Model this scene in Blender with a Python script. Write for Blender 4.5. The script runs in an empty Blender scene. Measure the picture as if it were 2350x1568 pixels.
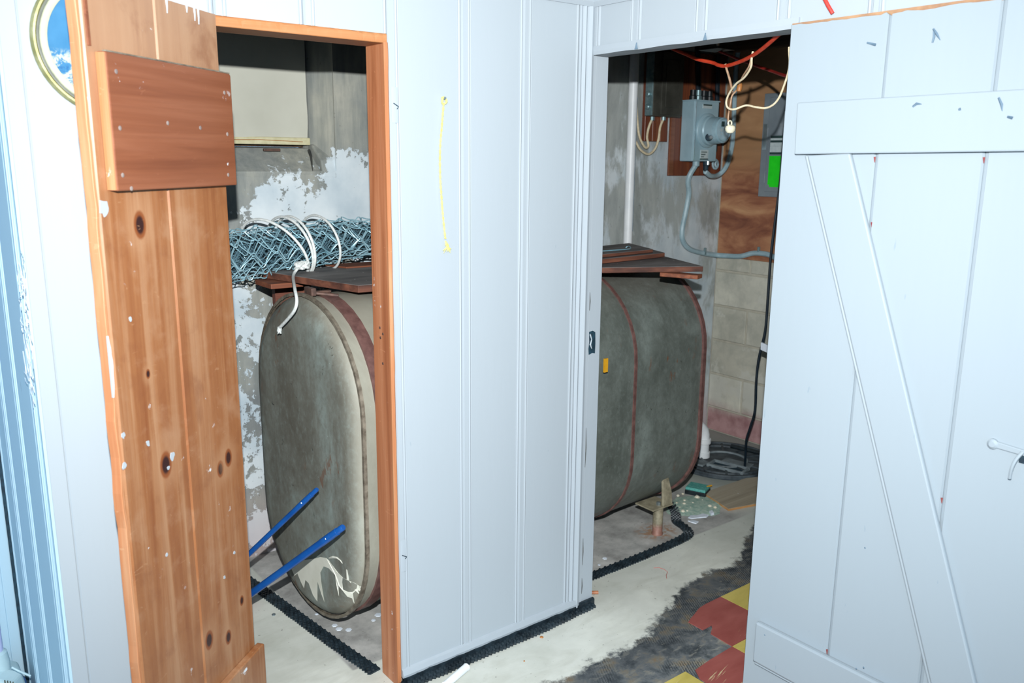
import bpy, bmesh, math, random
from mathutils import Vector, Matrix, noise as mnoise
random.seed(7)
PI = math.pi
SC = bpy.context.scene
COL = SC.collection

# ------------------------------------------------------------------ camera
C0 = Vector((-1.8463933, -1.9832705, 1.55))
CR = Vector((0.7903366489767605, -0.6126157964346522, 0.008358662747207094))
CU = Vector((0.12297956411015665, 0.17199188464911738, 0.9773918448739587))
CF = Vector((0.6002033056352328, 0.771440650713703, -0.21127071337731096))
FPX = 1935.79
cd = bpy.data.cameras.new('camera'); cam = bpy.data.objects.new('camera', cd); COL.objects.link(cam)
cam.matrix_world = Matrix((( CR.x, CU.x, -CF.x, C0.x), (CR.y, CU.y, -CF.y, C0.y), (CR.z, CU.z, -CF.z, C0.z), (0, 0, 0, 1)))
cd.sensor_width = 36; cd.lens = FPX / 2350 * 36; cd.clip_start = .05
cd.dof.use_dof = True; cd.dof.focus_distance = 2.55; cd.dof.aperture_fstop = 5.0
SC.camera = cam
# world and lights
w = bpy.data.worlds.new('world'); SC.world = w; w.use_nodes = True
w.node_tree.nodes['Background'].inputs[0].default_value = (.42, .70, 1, 1)
w.node_tree.nodes['Background'].inputs[1].default_value = 1.4
# the camera's flash, on its hot shoe
ld = bpy.data.lights.new('camera_flash', 'SPOT'); fl = bpy.data.objects.new('camera_flash', ld); COL.objects.link(fl)
fl.location = (C0.x, C0.y, 1.772)
fl.rotation_euler = cam.matrix_world.to_euler()
ld.energy = 520; ld.color = (.96, .99, 1); ld.shadow_soft_size = .012; ld.spot_size = math.radians(110); ld.spot_blend = 1.0
# weak unseen fill light added under the ceiling for ambient
la = bpy.data.lights.new('fill_light', 'AREA'); lo = bpy.data.objects.new('fill_light', la); COL.objects.link(lo)
lo.location = (-1.9, -2.3, 2.03); la.energy = 9; la.size = .5; la.color = (.80, .92, 1)
SC.view_settings.view_transform = 'Standard'; SC.view_settings.look = 'None'
SC.view_settings.exposure = 0.0; SC.view_settings.gamma = 1; SC.view_settings.use_curve_mapping = False

# ------------------------------------------------------------------ survey: a photo ray met with a real plane
def ray(x, y): return ((x - 1175) / FPX * CR - (y - 784) / FPX * CU + CF).normalized()
def onx(x, y, X): d = ray(x, y); return C0 + d * ((X - C0.x) / d.x)
def ony(x, y, Y): d = ray(x, y); return C0 + d * ((Y - C0.y) / d.y)
def onz(x, y, Z): d = ray(x, y); return C0 + d * ((Z - C0.z) / d.z)

# ------------------------------------------------------------------ materials
def lin(c, k=1):
    if k != 1: return (*[min(.9, v * k) for v in lin(c)[:3]], 1)
    if isinstance(c, str):
        c = [int(c[i:i + 2], 16) / 255 for i in (0, 2, 4)]
        c = [v / 12.92 if v <= .04045 else ((v + .055) / 1.055) ** 2.4 for v in c]
    return (*c[:3], 1)
class G:
    def __init__(s, name, rough=.6, metal=0, spec=.5):
        s.m = bpy.data.materials.new(name); s.m.use_nodes = True; s.t = s.m.node_tree; s.N = s.t.nodes; s.b = s.N['Principled BSDF']
        s.b.inputs['Roughness'].default_value = rough; s.b.inputs['Metallic'].default_value = metal
        s.b.inputs['Specular IOR Level'].default_value = spec
        s.g = s.N.new('ShaderNodeNewGeometry').outputs['Position']; s.o = s.N.new('ShaderNodeTexCoord').outputs['Object']
        s.bh = None
    def set(s, sock, v):
        if isinstance(v, (int, float)): sock.default_value = v
        elif isinstance(v, (tuple, list, str)):
            sock.default_value = lin(v) if len(sock.default_value) == 4 else v
        else: s.t.links.new(v, sock)
    def math(s, op, a, b=0, clamp=False):
        n = s.N.new('ShaderNodeMath'); n.operation = op; n.use_clamp = clamp; s.set(n.inputs[0], a); s.set(n.inputs[1], b); return n.outputs[0]
    def noise(s, vec, scale, detail=4, rough=.55, dist=0, map=None, loc=None):
        if map or loc:
            mp = s.N.new('ShaderNodeMapping'); s.t.links.new(vec, mp.inputs[0])
            if map: mp.inputs[3].default_value = map
            if loc: mp.inputs[1].default_value = loc
            vec = mp.outputs[0]
        n = s.N.new('ShaderNodeTexNoise'); s.t.links.new(vec, n.inputs['Vector']); n.inputs['Scale'].default_value = scale
        n.inputs['Detail'].default_value = detail; n.inputs['Roughness'].default_value = rough; n.inputs['Distortion'].default_value = dist
        return n.outputs['Fac']
    def wave(s, vec, scale, dist=0, map=None, rot=None, dscale=1):
        mp = s.N.new('ShaderNodeMapping'); s.t.links.new(vec, mp.inputs[0])
        if map: mp.inputs[3].default_value = map
        if rot: mp.inputs[2].default_value = rot
        n = s.N.new('ShaderNodeTexWave'); s.t.links.new(mp.outputs[0], n.inputs['Vector']); n.inputs['Scale'].default_value = scale
        n.inputs['Distortion'].default_value = dist; n.inputs['Detail'].default_value = 2; n.inputs['Detail Scale'].default_value = dscale
        return n.outputs['Fac']
    def vor(s, vec, scale, map=None):
        if map:
            mp = s.N.new('ShaderNodeMapping'); s.t.links.new(vec, mp.inputs[0]); mp.inputs[3].default_value = map; vec = mp.outputs[0]
        n = s.N.new('ShaderNodeTexVoronoi'); s.t.links.new(vec, n.inputs['Vector']); n.inputs['Scale'].default_value = scale; return n.outputs['Distance']
    def ramp(s, fac, stops, interp='LINEAR'):
        n = s.N.new('ShaderNodeValToRGB'); n.color_ramp.interpolation = interp; e = n.color_ramp.elements
        while len(e) < len(stops): e.new(.5)
        for i, (p, c) in enumerate(stops):
            e[i].position = p; e[i].color = lin(c) if not isinstance(c, (int, float)) else (c, c, c, 1)
        s.t.links.new(fac, n.inputs[0]); return n.outputs[0]
    def mix(s, f, a, b, mode='MIX'):
        n = s.N.new('ShaderNodeMix'); n.data_type = 'RGBA'; n.blend_type = mode; s.set(n.inputs[0], f); s.set(n.inputs[6], a); s.set(n.inputs[7], b); return n.outputs[2]
    def xyz(s, vec):
        n = s.N.new('ShaderNodeSeparateXYZ'); s.t.links.new(vec, n.inputs[0]); return n.outputs
    def step(s, v, a, b):
        n = s.N.new('ShaderNodeMapRange'); n.interpolation_type = 'SMOOTHSTEP'; s.set(n.inputs[0], v); n.inputs[1].default_value = a; n.inputs[2].default_value = b; return n.outputs[0]
    def lmap(s, v, a, b, c=0, d=1):
        n = s.N.new('ShaderNodeMapRange'); s.set(n.inputs[0], v); n.inputs[1].default_value = a; n.inputs[2].default_value = b; n.inputs[3].default_value = c; n.inputs[4].default_value = d; return n.outputs[0]
    def spot(s, vec, c, r, edge=.3):       # 1 inside an ellipsoid at c with radii r
        mp = s.N.new('ShaderNodeMapping'); mp.vector_type = 'POINT'; s.t.links.new(vec, mp.inputs[0])
        mp.inputs[1].default_value = [-c[i] / r[i] for i in range(3)]; mp.inputs[3].default_value = [1 / v for v in r]
        n = s.N.new('ShaderNodeVectorMath'); n.operation = 'LENGTH'; s.t.links.new(mp.outputs[0], n.inputs[0])
        return s.step(n.outputs['Value'], 1 + edge, 1 - edge)
    def bump(s, h, dist=.002, strength=.5):
        n = s.N.new('ShaderNodeBump'); n.inputs['Distance'].default_value = dist; n.inputs['Strength'].default_value = strength
        s.t.links.new(h, n.inputs['Height'])
        if s.bh: s.t.links.new(s.bh, n.inputs['Normal'])
        s.bh = n.outputs[0]; s.t.links.new(s.bh, s.b.inputs['Normal'])
    def col(s, v): s.set(s.b.inputs['Base Color'], v); return s
    def rough(s, v): s.set(s.b.inputs['Roughness'], v); return s

def paint(name, c='d3e2ee', dirt=.25):
    g = G(name, .6, 0, .3)
    n = g.noise(g.g, 3, 5, map=(1, 1, .3)); base = g.mix(g.lmap(n, .3, .7, 0, .35), c, [v * .93 for v in lin(c)][:3])
    sc = g.noise(g.g, 55, 3, .5, map=(1, 1, .25)); m = g.step(sc, .735, .77)
    base = g.mix(g.math('MULTIPLY', m, dirt), base, '6f8592')
    g.col(base); g.bump(g.noise(g.g, 60, 4, map=(1, 1, .12)), .0008, .35); return g.m
def wood(name, dark, mid, light, axis=2, vec='o', knots=(), white=0, rough=.42, sc=1.0, contrast=.5, k=1):
    dark, mid, light = [lin(c_, k)[:3] for c_ in (dark, mid, light)]
    g = G(name, rough); v = g.o if vec == 'o' else g.g
    s = [26 * sc] * 3; s[axis] = 1.1 * sc
    n1 = g.noise(v, 1, 6, .6, .6, map=s)
    s2 = [120 * sc] * 3; s2[axis] = 2.5 * sc; n2 = g.noise(v, 1, 4, .6, 0, map=s2)
    n3 = g.noise(v, 4 * sc, 4, .6, .3, map=[.35 if i == axis else 1 for i in range(3)])
    c = g.ramp(n1, [(.30, dark), (.47, mid), (.66, light)])
    c = g.mix(g.lmap(n2, .4, .7, 0, contrast), c, dark, 'MIX')
    c = g.mix(g.lmap(n3, .42, .68, 0, .6), c, mid)
    if knots:
        c = g.mix(g.math('MULTIPLY', g.step(g.xyz(v)[2], 1.45, 1.80), .45), c, lin('ecc5a2', k)[:3]); bl_ = g.noise(v, 9, 6, .65, .3); c = g.mix(g.lmap(bl_, .52, .70, 0, .5), c, lin('ddab84', k)[:3]); c = g.mix(g.lmap(bl_, .46, .32, 0, .4), c, lin('9a5a38', k)[:3])
    for p, r in knots:
        q = [1.0 * r] * 3; q[axis] = 1.5 * r; halo = [2.6 * r] * 3; halo[axis] = 3.4 * r; q[1] = halo[1] = 9
        c = g.mix(g.math('MULTIPLY', g.spot(v, p, halo, .6), .5), c, light)
        c = g.mix(g.spot(v, p, [a * 1.15 for a in q], .15), c, '7d4523')
        c = g.mix(g.spot(v, p, [a * .75 for a in q], .25), c, '2e1715')
    if white:
        f = g.noise(v, 30, 5, .6); f2 = g.noise(v, 3.2, 2)
        c = g.mix(g.math('MULTIPLY', g.step(f, .70 - white * .05, .73), g.step(f2, .45, .6)), c, 'dfe6ea')
        sc2 = g.noise(v, 1, 2, .5, 1.5, map=(22, 22, 70)); c = g.mix(g.math('MULTIPLY', g.step(sc2, .70, .73), .45), c, light)
    g.col(c); g.bump(n2, .0007, .4); return g.m

M = {}
M['paint'] = paint('light_blue_white_paint', (.356, .396, .425))
M['paint_door'] = paint('light_blue_door_paint', (.290, .335, .366), .35)
M['paint_side_lit'] = paint('light_blue_paint_side_lit', (.42, .57, .65), .4)  # front wall's paint, with the side's light put into a lighter, bluer colour
M['paint_trim'] = paint('light_blue_trim_paint', (.36, .40, .432), .2)
KN = [((.326, 0, 1.418), .016), ((.307, 0, .914), .017), ((.105, 0, .83), .012), ((.068, 0, .845), .013), ((.12, 0, .40), .011), ((.2, 0, .44), .014), ((.05, 0, .46), .008), ((.18, 0, .25), .02), ((.34, 0, 1.12), .006)]
M['pine'] = wood('varnished_pine', 'a8643a', 'c07f50', 'dba57a', 2, 'o', KN, 1, .36, contrast=.35, k=.51)
M['pine_dark'] = wood('dark_varnished_pine', '82492f', '985a3c', 'a86a4c', 0, 'o', [], .4, .38, .8, .35, k=.62)
M['pine_raw'] = wood('raw_pine', 'c27242', 'd68d5c', 'e6b083', 2, 'g', [], .6, .6, k=.62)
M['pine_raw_x'] = wood('raw_pine_header', 'bd6f3a', 'd28d57', 'e2aa78', 0, 'g', [], .5, .6, k=.62)
M['pine_jamb'] = wood('pine_jamb', '9a5a38', 'bb7750', 'd1916a', 2, 'g', [], .8, .5, k=.85)
M['old_board'] = wood('old_board_edge', '4b2a22', '6b3b2c', '86503b', 0, 'g', [], 0, .7)
M['old_board_red'] = wood('old_board_red_edge', '5c3526', '7c452d', '965a3b', 0, 'g', [], 0, .7)
def board_top():
    g = G('dusty_board_top', .75); n = g.noise(g.g, 5, 6, .6, .4, map=(.5, 2.2, 1)); c = g.ramp(n, [(.3, '4f4c4c'), (.5, '726e6c'), (.7, '908d8a')])
    p = g.noise(g.g, 60, 2); c = g.mix(g.step(p, .73, .76), c, 'c3c4c2')
    nz = g.xyz(g.N.new('ShaderNodeNewGeometry').outputs['Normal'])[2]
    side = g.ramp(g.noise(g.g, 20, 4, map=(.2, 1, 2)), [(.3, '3f251d'), (.5, '5c3628'), (.7, '7c4c38')])
    c = g.mix(g.step(nz, .4, .8), side, c); g.col(c); g.bump(n, .002, .3); return g.m
M['board'] = board_top()

def parging():
    g = G('flaking_parged_wall', .85); x, y, z = g.xyz(g.g)[:3]
    gn = g.noise(g.g, 3.0, 7, .62); st = g.noise(g.g, 1, 5, .6, .3, map=(34, 34, 4))
    grey = g.ramp(gn, [(.3, '73777a'), (.45, '90938f'), (.58, 'a1a197'), (.72, 'b5b2a4')])
    grey = g.mix(g.lmap(st, .38, .66, 0, .5), grey, '68706f')
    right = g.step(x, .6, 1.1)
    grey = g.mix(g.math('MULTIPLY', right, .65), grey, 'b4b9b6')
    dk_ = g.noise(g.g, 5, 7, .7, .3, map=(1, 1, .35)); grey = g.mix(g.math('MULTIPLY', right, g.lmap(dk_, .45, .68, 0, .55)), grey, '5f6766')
    wn = g.ramp(g.noise(g.g, 4, 5), [(.35, 'b3c1c9'), (.6, 'd3dbde')])
    hr = g.ramp(g.lmap(z, 0, 2, 0, 1), [(0, .545), (.30, .54), (.47, .535), (.56, .54), (.61, .62), (.68, .60), (.71, .54), (.74, .47), (.775, .38), (1, .34)])
    hr2 = g.ramp(g.lmap(z, 0, 2, 0, 1), [(0, .5), (.45, .58), (.52, .57), (.60, .55), (.66, .47), (.75, .42), (1, .40)])
    hgt = g.mix(right, hr, hr2)
    # right of the window the white paint climbs higher; beside the left edge it is gone
    up = g.math('MULTIPLY', g.math('MULTIPLY', g.step(x, -.42, -.30), g.step(z, 1.68, 1.54)), .155)
    up = g.math('MULTIPLY', up, g.step(z, 1.3, 1.5)); lf = g.math('MULTIPLY', g.math('MULTIPLY', g.step(x, -.60, -.80), g.step(z, 1.15, 1.25)), .12)
    big = g.math('ADD', g.math('MULTIPLY', g.noise(g.g, 5, 8, .65, .3), .62), g.math('MULTIPLY', g.noise(g.g, 24, 6, .7, .2), .38)); bigr = g.noise(g.g, 6, 8, .66, .2, map=(1, 1, .42)); big = g.mix(right, big, bigr); v = g.math('SUBTRACT', g.math('ADD', g.math('ADD', hgt, up), big), g.math('ADD', lf, 1.02))
    mk = g.step(v, -.008, .012)
    soft = g.step(v, -.06, .07)
    mk = g.mix(right, mk, g.math('MULTIPLY', soft, .85))
    c = g.mix(mk, grey, wn)
    sp = g.noise(g.g, 40, 4, .6); c = g.mix(g.math('MULTIPLY', g.step(sp, .68, .72), .6), c, '6a6b63')
    pink = g.math('MULTIPLY', g.step(z, .35, .05), .45); c = g.mix(pink, c, 'b79a98')
    g.col(c); g.bump(mk, .0025, .6); g.bump(st, .002, .35); return g.m
M['parging'] = parging()
def block_mat():
    g = G('painted_block', .85); x, y, z = g.xyz(g.g)[:3]
    rnd = g.N.new('ShaderNodeObjectInfo').outputs['Random']
    c = g.ramp(g.noise(g.g, 4, 6, .6), [(.3, 'b3b3a6'), (.5, 'c8c6b8'), (.7, 'd8d5c5')])
    c = g.mix(g.lmap(rnd, 0, 1, 0, .35), c, '8d8876')
    st_ = g.noise(g.g, 7, 7, .7, .4); c = g.mix(g.lmap(st_, .45, .7, 0, .55), c, '8c8f86')
    w_ = g.step(g.math('ADD', g.noise(g.g, 5, 6, .65), g.math('MULTIPLY', g.math('MULTIPLY', g.step(z, .05, .25), g.step(z, .46, .33)), .17)), .57, .64)
    c = g.mix(g.math('MULTIPLY', w_, .75), c, 'c9c8bd')
    rd = g.math('MULTIPLY', g.step(g.math('ADD', z, g.math('MULTIPLY', g.noise(g.g, 6, 4), .12)), .26, .16), .85)
    c = g.mix(rd, c, g.ramp(g.noise(g.g, 12, 5), [(.35, '8f5a60'), (.6, 'b48688')]))
    g.col(c); g.bump(g.noise(g.g, 45, 5, .65), .003, .5); return g.m
M['block'] = block_mat()
g = G('mortar', .9); g.col(g.ramp(g.noise(g.g, 20, 5), [(.3, 'a8a496'), (.7, 'bfbaab')])); g.bump(g.noise(g.g, 60, 4), .003, .5); M['mortar'] = g.m

def floor_mat():
    g = G('basement_floor', .6); x, y, z = g.xyz(g.g)[:3]
    cream = g.ramp(g.noise(g.g, 2.5, 6, .6), [(.3, 'b9bbb0'), (.5, 'cdcec4'), (.7, 'dedfd4')])
    sw = g.noise(g.g, 1, 4, .6, 1.2, map=(5, 14, 1)); cream = g.mix(g.lmap(sw, .45, .7, 0, .3), cream, 'a7a697')
    cream = g.mix(g.math('MULTIPLY', g.step(x, .5, 1.6), .5), cream, '98a39d')
    # bare adhesive left where the tiles were
    stops = [(-3.5, -.25), (-.7, -.25), (-.3, -.262), (-.11, -.258), (.0, -.268), (.065, -.25), (.175, -.205), (.253, -.176), (.349, -.131), (.434, -.11), (.549, -.079), (.712, -.12), (.86, -.04), (1.0, .03), (1.25, .14), (1.5, .2), (2.5, .2)]
    bd = g.ramp(g.lmap(x, -3.5, 2.5, 0, 1), [((a + 3.5) / 6, (b + 1) / 2) for a, b in stops])
    bd = g.math('SUBTRACT', g.math('MULTIPLY', bd, 2), 1)
    d = g.math('SUBTRACT', bd, y)
    nn = g.math('MULTIPLY', g.math('SUBTRACT', g.noise(g.g, 14, 8, .7), .5), .17)
    d2 = g.math('ADD', d, nn); mk = g.step(d2, -.012, .02)
    an = g.noise(g.g, 9, 8, .68, .3); ad = g.ramp(an, [(.3, '272c30'), (.42, '4b5154'), (.52, '707475'), (.59, '868072'), (.65, '917b5e'), (.74, '85847e')])
    wv = g.wave(g.g, 38, 3.5, rot=(0, 0, .5), dscale=2.5); wm = g.math('MULTIPLY', g.step(g.noise(g.g, 4, 3), .44, .56), .62)
    ad = g.mix(g.math('MULTIPLY', g.step(wv, .45, .7), wm), ad, '1c2024')
    streak = g.noise(g.g, 1, 5, .6, .4, map=(18, 50, 1)); streak = g.math('MULTIPLY', g.step(streak, .55, .63), .5)
    ad = g.mix(streak, ad, '98968b'); ad = g.mix(g.math('MULTIPLY', g.step(d2, .26, .05), .45), ad, '26292e')
    c = g.mix(mk, cream, ad)
    # tank pad: unpainted, pinkish grey, stained
    inx = g.math('MULTIPLY', g.step(x, -.80, -.79), g.step(x, 1.30, 1.02)); iny = g.step(y, .15, .16)
    pd = g.math('MULTIPLY', inx, iny)
    pc = g.ramp(g.noise(g.g, 7, 8, .68), [(.3, '7e7c78'), (.46, 'a3a29e'), (.6, 'bab8b3'), (.75, 'd6d4cf')])
    c = g.mix(pd, c, pc)
    wet = g.math('MULTIPLY', g.step(x, 1.2, 1.4), g.step(y, .2, .4)); c = g.mix(g.math('MULTIPLY', wet, .5), c, '6e7673')
    lf = g.math('MULTIPLY', g.step(x, -.84, -.9), g.step(y, .62, .8)); c = g.mix(g.math('MULTIPLY', lf, .6), c, 'c9b0ab')
    pt = g.spot(g.g, (.708, .278, 0), (.09, .07, .1), .5); c = g.mix(g.math('MULTIPLY', pt, g.step(g.noise(g.g, 40, 4), .4, .6)), c, 'a08066')
    dk = g.noise(g.g, 70, 3); c = g.mix(g.math('MULTIPLY', g.step(dk, .69, .72), .6), c, '5d5b52')
    g.col(c); g.bump(an, .003, .3); g.bump(g.math('MULTIPLY', wv, g.math('MULTIPLY', mk, wm)), .002, .5); return g.m
M['floor'] = floor_mat()
def tile_mat(name, a, b):
    g = G(name, .5); n = g.noise(g.g, 5, 4, .6, .5, map=(1, 3, 1)); c = g.ramp(n, [(.3, a), (.7, b)])
    vx = g.N.new('ShaderNodeVectorRotate'); vx.rotation_type = 'Z_AXIS'; g.t.links.new(g.g, vx.inputs['Vector']); vx.inputs['Angle'].default_value = -.25
    s1 = g.noise(vx.outputs[0], 1, 5, .6, .2, map=(6, 95, 1)); near = g.step(g.xyz(g.g)[1], -.40, -.56)
    thr = g.math('ADD', s1, g.math('MULTIPLY', near, .07)); c = g.mix(g.math('MULTIPLY', g.step(thr, .67, .71), .8), c, 'cfbf93')
    g.col(c); return g.m
M['tile_red'] = tile_mat('red_vinyl_tile', '8b4640', 'a05a53'); M['tile_yellow'] = tile_mat('yellow_vinyl_tile', 'b0a050', 'c9b766')
def tank_mat(name, lo, mi, hi, dust=.3):
    g = G(name, .46, .0, .45); n = g.noise(g.g, 3.5, 7, .66, .4, map=(1, 1, .6)); c = g.ramp(n, [(.3, lo), (.5, mi), (.7, hi)])
    st = g.noise(g.g, 1, 5, .6, .2, map=(26, 26, 2.2)); c = g.mix(g.lmap(st, .5, .75, 0, .22), c, hi)
    mo_ = g.noise(g.g, 13, 6, .7, .4); c = g.mix(g.lmap(mo_, .42, .66, 0, .45), c, lo); fi_ = g.noise(g.g, 60, 5, .7, .2, map=(1, 1, .7)); c = g.mix(g.lmap(fi_, .52, .70, 0, .3), c, hi); c = g.mix(g.lmap(fi_, .48, .32, 0, .35), c, lo)
    ru = g.noise(g.g, 22, 4, .6, 0, map=(1, 1, .5)); rm = g.step(g.noise(g.g, 3, 3), .48, .62)
    c = g.mix(g.math('MULTIPLY', g.math('MULTIPLY', g.step(ru, .60, .67), rm), .65), c, '6f4226')
    bl = g.noise(g.g, 34, 5, .7, .8); c = g.mix(g.math('MULTIPLY', g.step(bl, .665, .70), .7), c, '26261f')
    wh = g.noise(g.g, 30, 4, .7, .3); c = g.mix(g.math('MULTIPLY', g.step(wh, .715, .74), .55), c, 'b5bcb5')
    z = g.xyz(g.g)[2]; c = g.mix(g.math('MULTIPLY', g.step(z, .95, 1.14), dust), c, '86796d')
    x = g.xyz(g.g)[0]; c = g.mix(g.math('MULTIPLY', g.math('MULTIPLY', g.step(x, -.35, -.66), g.step(x, -.78, -.74)), .75), c, g.ramp(n, [(.3, '8f8a7c'), (.7, 'aca898')]))  # near end of the body lightened by x: stronger flash put into the colour
    g.col(c); g.rough(g.lmap(n, .3, .7, .36, .6)); g.bump(g.noise(g.g, 4, 4), .004, .25); return g.m
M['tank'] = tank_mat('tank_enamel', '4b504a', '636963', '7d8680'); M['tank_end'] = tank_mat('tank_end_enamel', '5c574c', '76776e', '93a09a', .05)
def simple(name, c, c2=None, rough=.5, metal=0, scale=20, bump=0, spec=.5):
    g = G(name, rough, metal, spec)
    if c2: g.col(g.ramp(g.noise(g.g, scale, 4, .6), [(.35, c), (.65, c2)]))
    else: g.col(c)
    if bump: g.bump(g.noise(g.g, scale * 2, 4), bump, .5)
    return g.m
M['maroon'] = simple('maroon_band_steel', '5b3f3b', '775650', .5, .1, 30, .0006)
M['rim'] = simple('weathered_rim', '5f564a', '8a8172', .5, .2, 40, .001)
M['iron'] = simple('rusty_iron', '4a3a35', '6c5045', .6, .3, 40, .001)
def leg_mat():
    g = G('leg_steel', .5, .1); z = g.xyz(g.g)[2]; n = g.noise(g.g, 25, 5, .65)
    c = g.ramp(n, [(.35, '77705c'), (.65, 'a39a82')]); c = g.mix(g.step(g.math('ADD', z, g.math('MULTIPLY', n, .04)), .075, .05), c, g.ramp(n, [(.35, '7a5246'), (.65, '9c7466')]))
    g.col(c); g.bump(n, .001, .4); return g.m
M['leg'] = leg_mat()
M['galv'] = simple('galvanised_wire', '7aa5b3', 'a6c8d2', .42, .25, 12)
M['wire_shaded'] = simple('galvanised_wire_shaded', '46626e', '5f808c', .5, .2, 12)  # darker copy for the inner turns: shade inside the roll put into the colour
M['rope'] = simple('white_rope_fibre', 'cfd3d0', 'e6e8e4', .8, 0, 90, .002)
M['rope_y'] = simple('yellow_rope_fibre', 'd6d268', 'e6e084', .7, 0, 90, .001)
M['blue'] = simple('blue_enamel', '0d4488', '18549c', .3, 0, 10)
M['black'] = simple('black_plastic', '0c1418', '1c272c', .45, 0, 25)
M['blackr'] = simple('black_rubber', '0f1b24', '16242e', .4)
M['membrane'] = simple('black_dimple_membrane', '10191f', '263239', .4, 0, 30)
M['sump'] = simple('sump_lid_plastic', '262f36', '4b555a', .6, 0, 16, .001)
M['sump_l'] = simple('sump_lid_dusty', '5c656a', '7f8a8d', .7, 0, 16, .001)
M['pvc'] = simple('white_pvc', 'dde1e3', 'e8ebec', .4, 0, 10)
M['grey_metal'] = simple('grey_enamelled_steel', '95b2bd', 'a6c2cc', .38, .1, 6)
M['grey_pipe'] = simple('grey_conduit_plastic', '8aa5ae', 'a3bcc4', .45, 0, 14)
M['panel'] = simple('panel_grey_steel', '7c868d', '8b959b', .4, .2, 6)
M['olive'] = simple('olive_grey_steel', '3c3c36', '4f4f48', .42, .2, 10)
M['galvbox'] = simple('galvanised_box', '6f8a8f', '93aaad', .4, .5, 25)
M['glass'] = simple('meter_cover', '8fb0bd', 'a6c4cf', .08, 0, 30, 0, 1)
M['label'] = simple('label_white', 'c5d0d0', 'b5c2c4', .5, 0, 60)
M['label_dark'] = simple('label_print', '1f3236', '2c4a44', .5)
M['green'] = simple('green_sticker', '12d615', '1ee01c', .55, 0, 30)
M['orange'] = simple('orange_cord', 'c93a20', 'd94a2c', .5, 0, 60)
M['redcord'] = simple('red_cord', 'b52a22', 'c8382c', .5, 0, 60)
M['tan_cord'] = simple('tan_cord', 'cdbb98', 'ded2b5', .6, 0, 70)
M['brown_cord'] = simple('brown_cord', '9a765a', 'b8977a', .6, 0, 70)
M['ceramic'] = simple('glazed_ceramic', 'd7d2b8', 'e4dfc8', .15)
M['nut'] = simple('brown_wire_nut', '9a6434', 'b37a45', .5)
def shade_mat():
    g = G('roller_shade_cloth', .8); c = g.ramp(g.noise(g.g, 2, 5), [(.3, 'b9b8aa'), (.7, 'd0cfc2')]); z = g.xyz(g.g)[2]
    c = g.mix(g.math('MULTIPLY', g.math('MULTIPLY', g.step(z, 1.60, 1.608), g.step(z, 1.622, 1.614)), g.step(g.noise(g.g, 60, 4, map=(1, 1, 2)), .45, .6)), c, '8a744c')
    g.col(c); g.bump(g.noise(g.g, 5, 3), .006, .25); return g.m
M['shade'] = shade_mat(); M['shade_hem'] = simple('shade_hem_cloth', 'bdb690', 'cdc7a5', .7, 0, 30)
M['brass'] = simple('aged_brass', '8d8a55', 'b6b283', .35, .5, 30); M['liner'] = simple('cream_liner', 'c4c6ac', 'd4d6be', .5, 0, 20); M['dark_edge'] = simple('dark_groove', '45493f', '5b5f52', .5)
def print_mat():
    g = G('blue_print', .2); z = g.xyz(g.g)[2]; n = g.noise(g.g, 38, 6, .7, .6)
    c = g.ramp(g.noise(g.g, 9, 4), [(.3, '2b6690'), (.7, '467fa6')])
    m = g.math('MULTIPLY', g.step(z, 1.765, 1.745), g.step(n, .47, .56)); c = g.mix(m, c, 'a9b0a0'); c = g.mix(g.math('MULTIPLY', g.step(z, 1.765, 1.745), g.step(n, .45, .36)), c, '2a5f8f')
    g.col(c); return g.m
M['print'] = print_mat()
def ply_mat():
    g = G('old_plywood', .6); n = g.noise(g.g, 3, 7, .6, .8, map=(1, 1, 3.2)); c = g.ramp(n, [(.3, '6a3d30'), (.45, '8f5b42'), (.58, 'a97655'), (.72, 'bf9169')])
    z = g.xyz(g.g)[2]; c = g.mix(g.math('MULTIPLY', g.step(z, 1.42, 1.6), .65), c, 'b08a62')
    g.col(c); g.rough(g.lmap(n, .3, .7, .35, .7)); return g.m
M['ply'] = ply_mat()
M['ply_brown'] = wood('brown_backing_board', '4a241b', '6b3826', '8a5030', 2, 'g', [], .1, .45)
M['ply_floor'] = wood('plywood_offcut', '8d8472', 'a59a85', 'b5ab99', 0, 'g', [], .1, .7); M['ply_edge'] = wood('plywood_edge', '9a6d42', 'b98a58', 'c99f6f', 0, 'g')
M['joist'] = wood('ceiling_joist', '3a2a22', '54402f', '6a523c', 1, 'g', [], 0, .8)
M['paint_spill'] = simple('white_paint_spill', 'd8d6c6', 'e4e2d4', .35, 0, 12)
M['teal'] = simple('teal_sponge', '3f8f86', '66b0a5', .8, 0, 120, .002); M['powder'] = simple('teal_powder', '8aa99b', 'b5c6b6', .95, 0, 60, .003)
M['pebble'] = simple('pale_crumb', 'c9bfa6', 'dcd6c4', .9, 0, 50); M['rag'] = simple('white_paper_scrap', 'c9d2dc', 'dde4ec', .8, 0, 50)
M['steel'] = simple('bright_steel', '9aa7ad', 'b9c4c8', .3, .8, 20); M['yellow'] = simple('yellow_tape', 'c58f1c', 'd79f25', .5); M['crayon'] = simple('red_crayon', 'b0605a', 'c07a70', .8)
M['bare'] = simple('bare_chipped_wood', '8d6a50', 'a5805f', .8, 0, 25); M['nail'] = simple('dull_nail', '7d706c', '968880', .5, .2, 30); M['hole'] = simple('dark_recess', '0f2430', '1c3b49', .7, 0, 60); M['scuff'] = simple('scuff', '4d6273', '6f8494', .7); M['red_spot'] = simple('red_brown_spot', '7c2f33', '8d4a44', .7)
M['white_plastic'] = simple('white_moulded_plastic', 'a9c0c4', 'bdd2d5', .35, 0, 8); M['lilac'] = simple('white_tube', 'b3b7dc', 'c0c6e2', .4)
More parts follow.
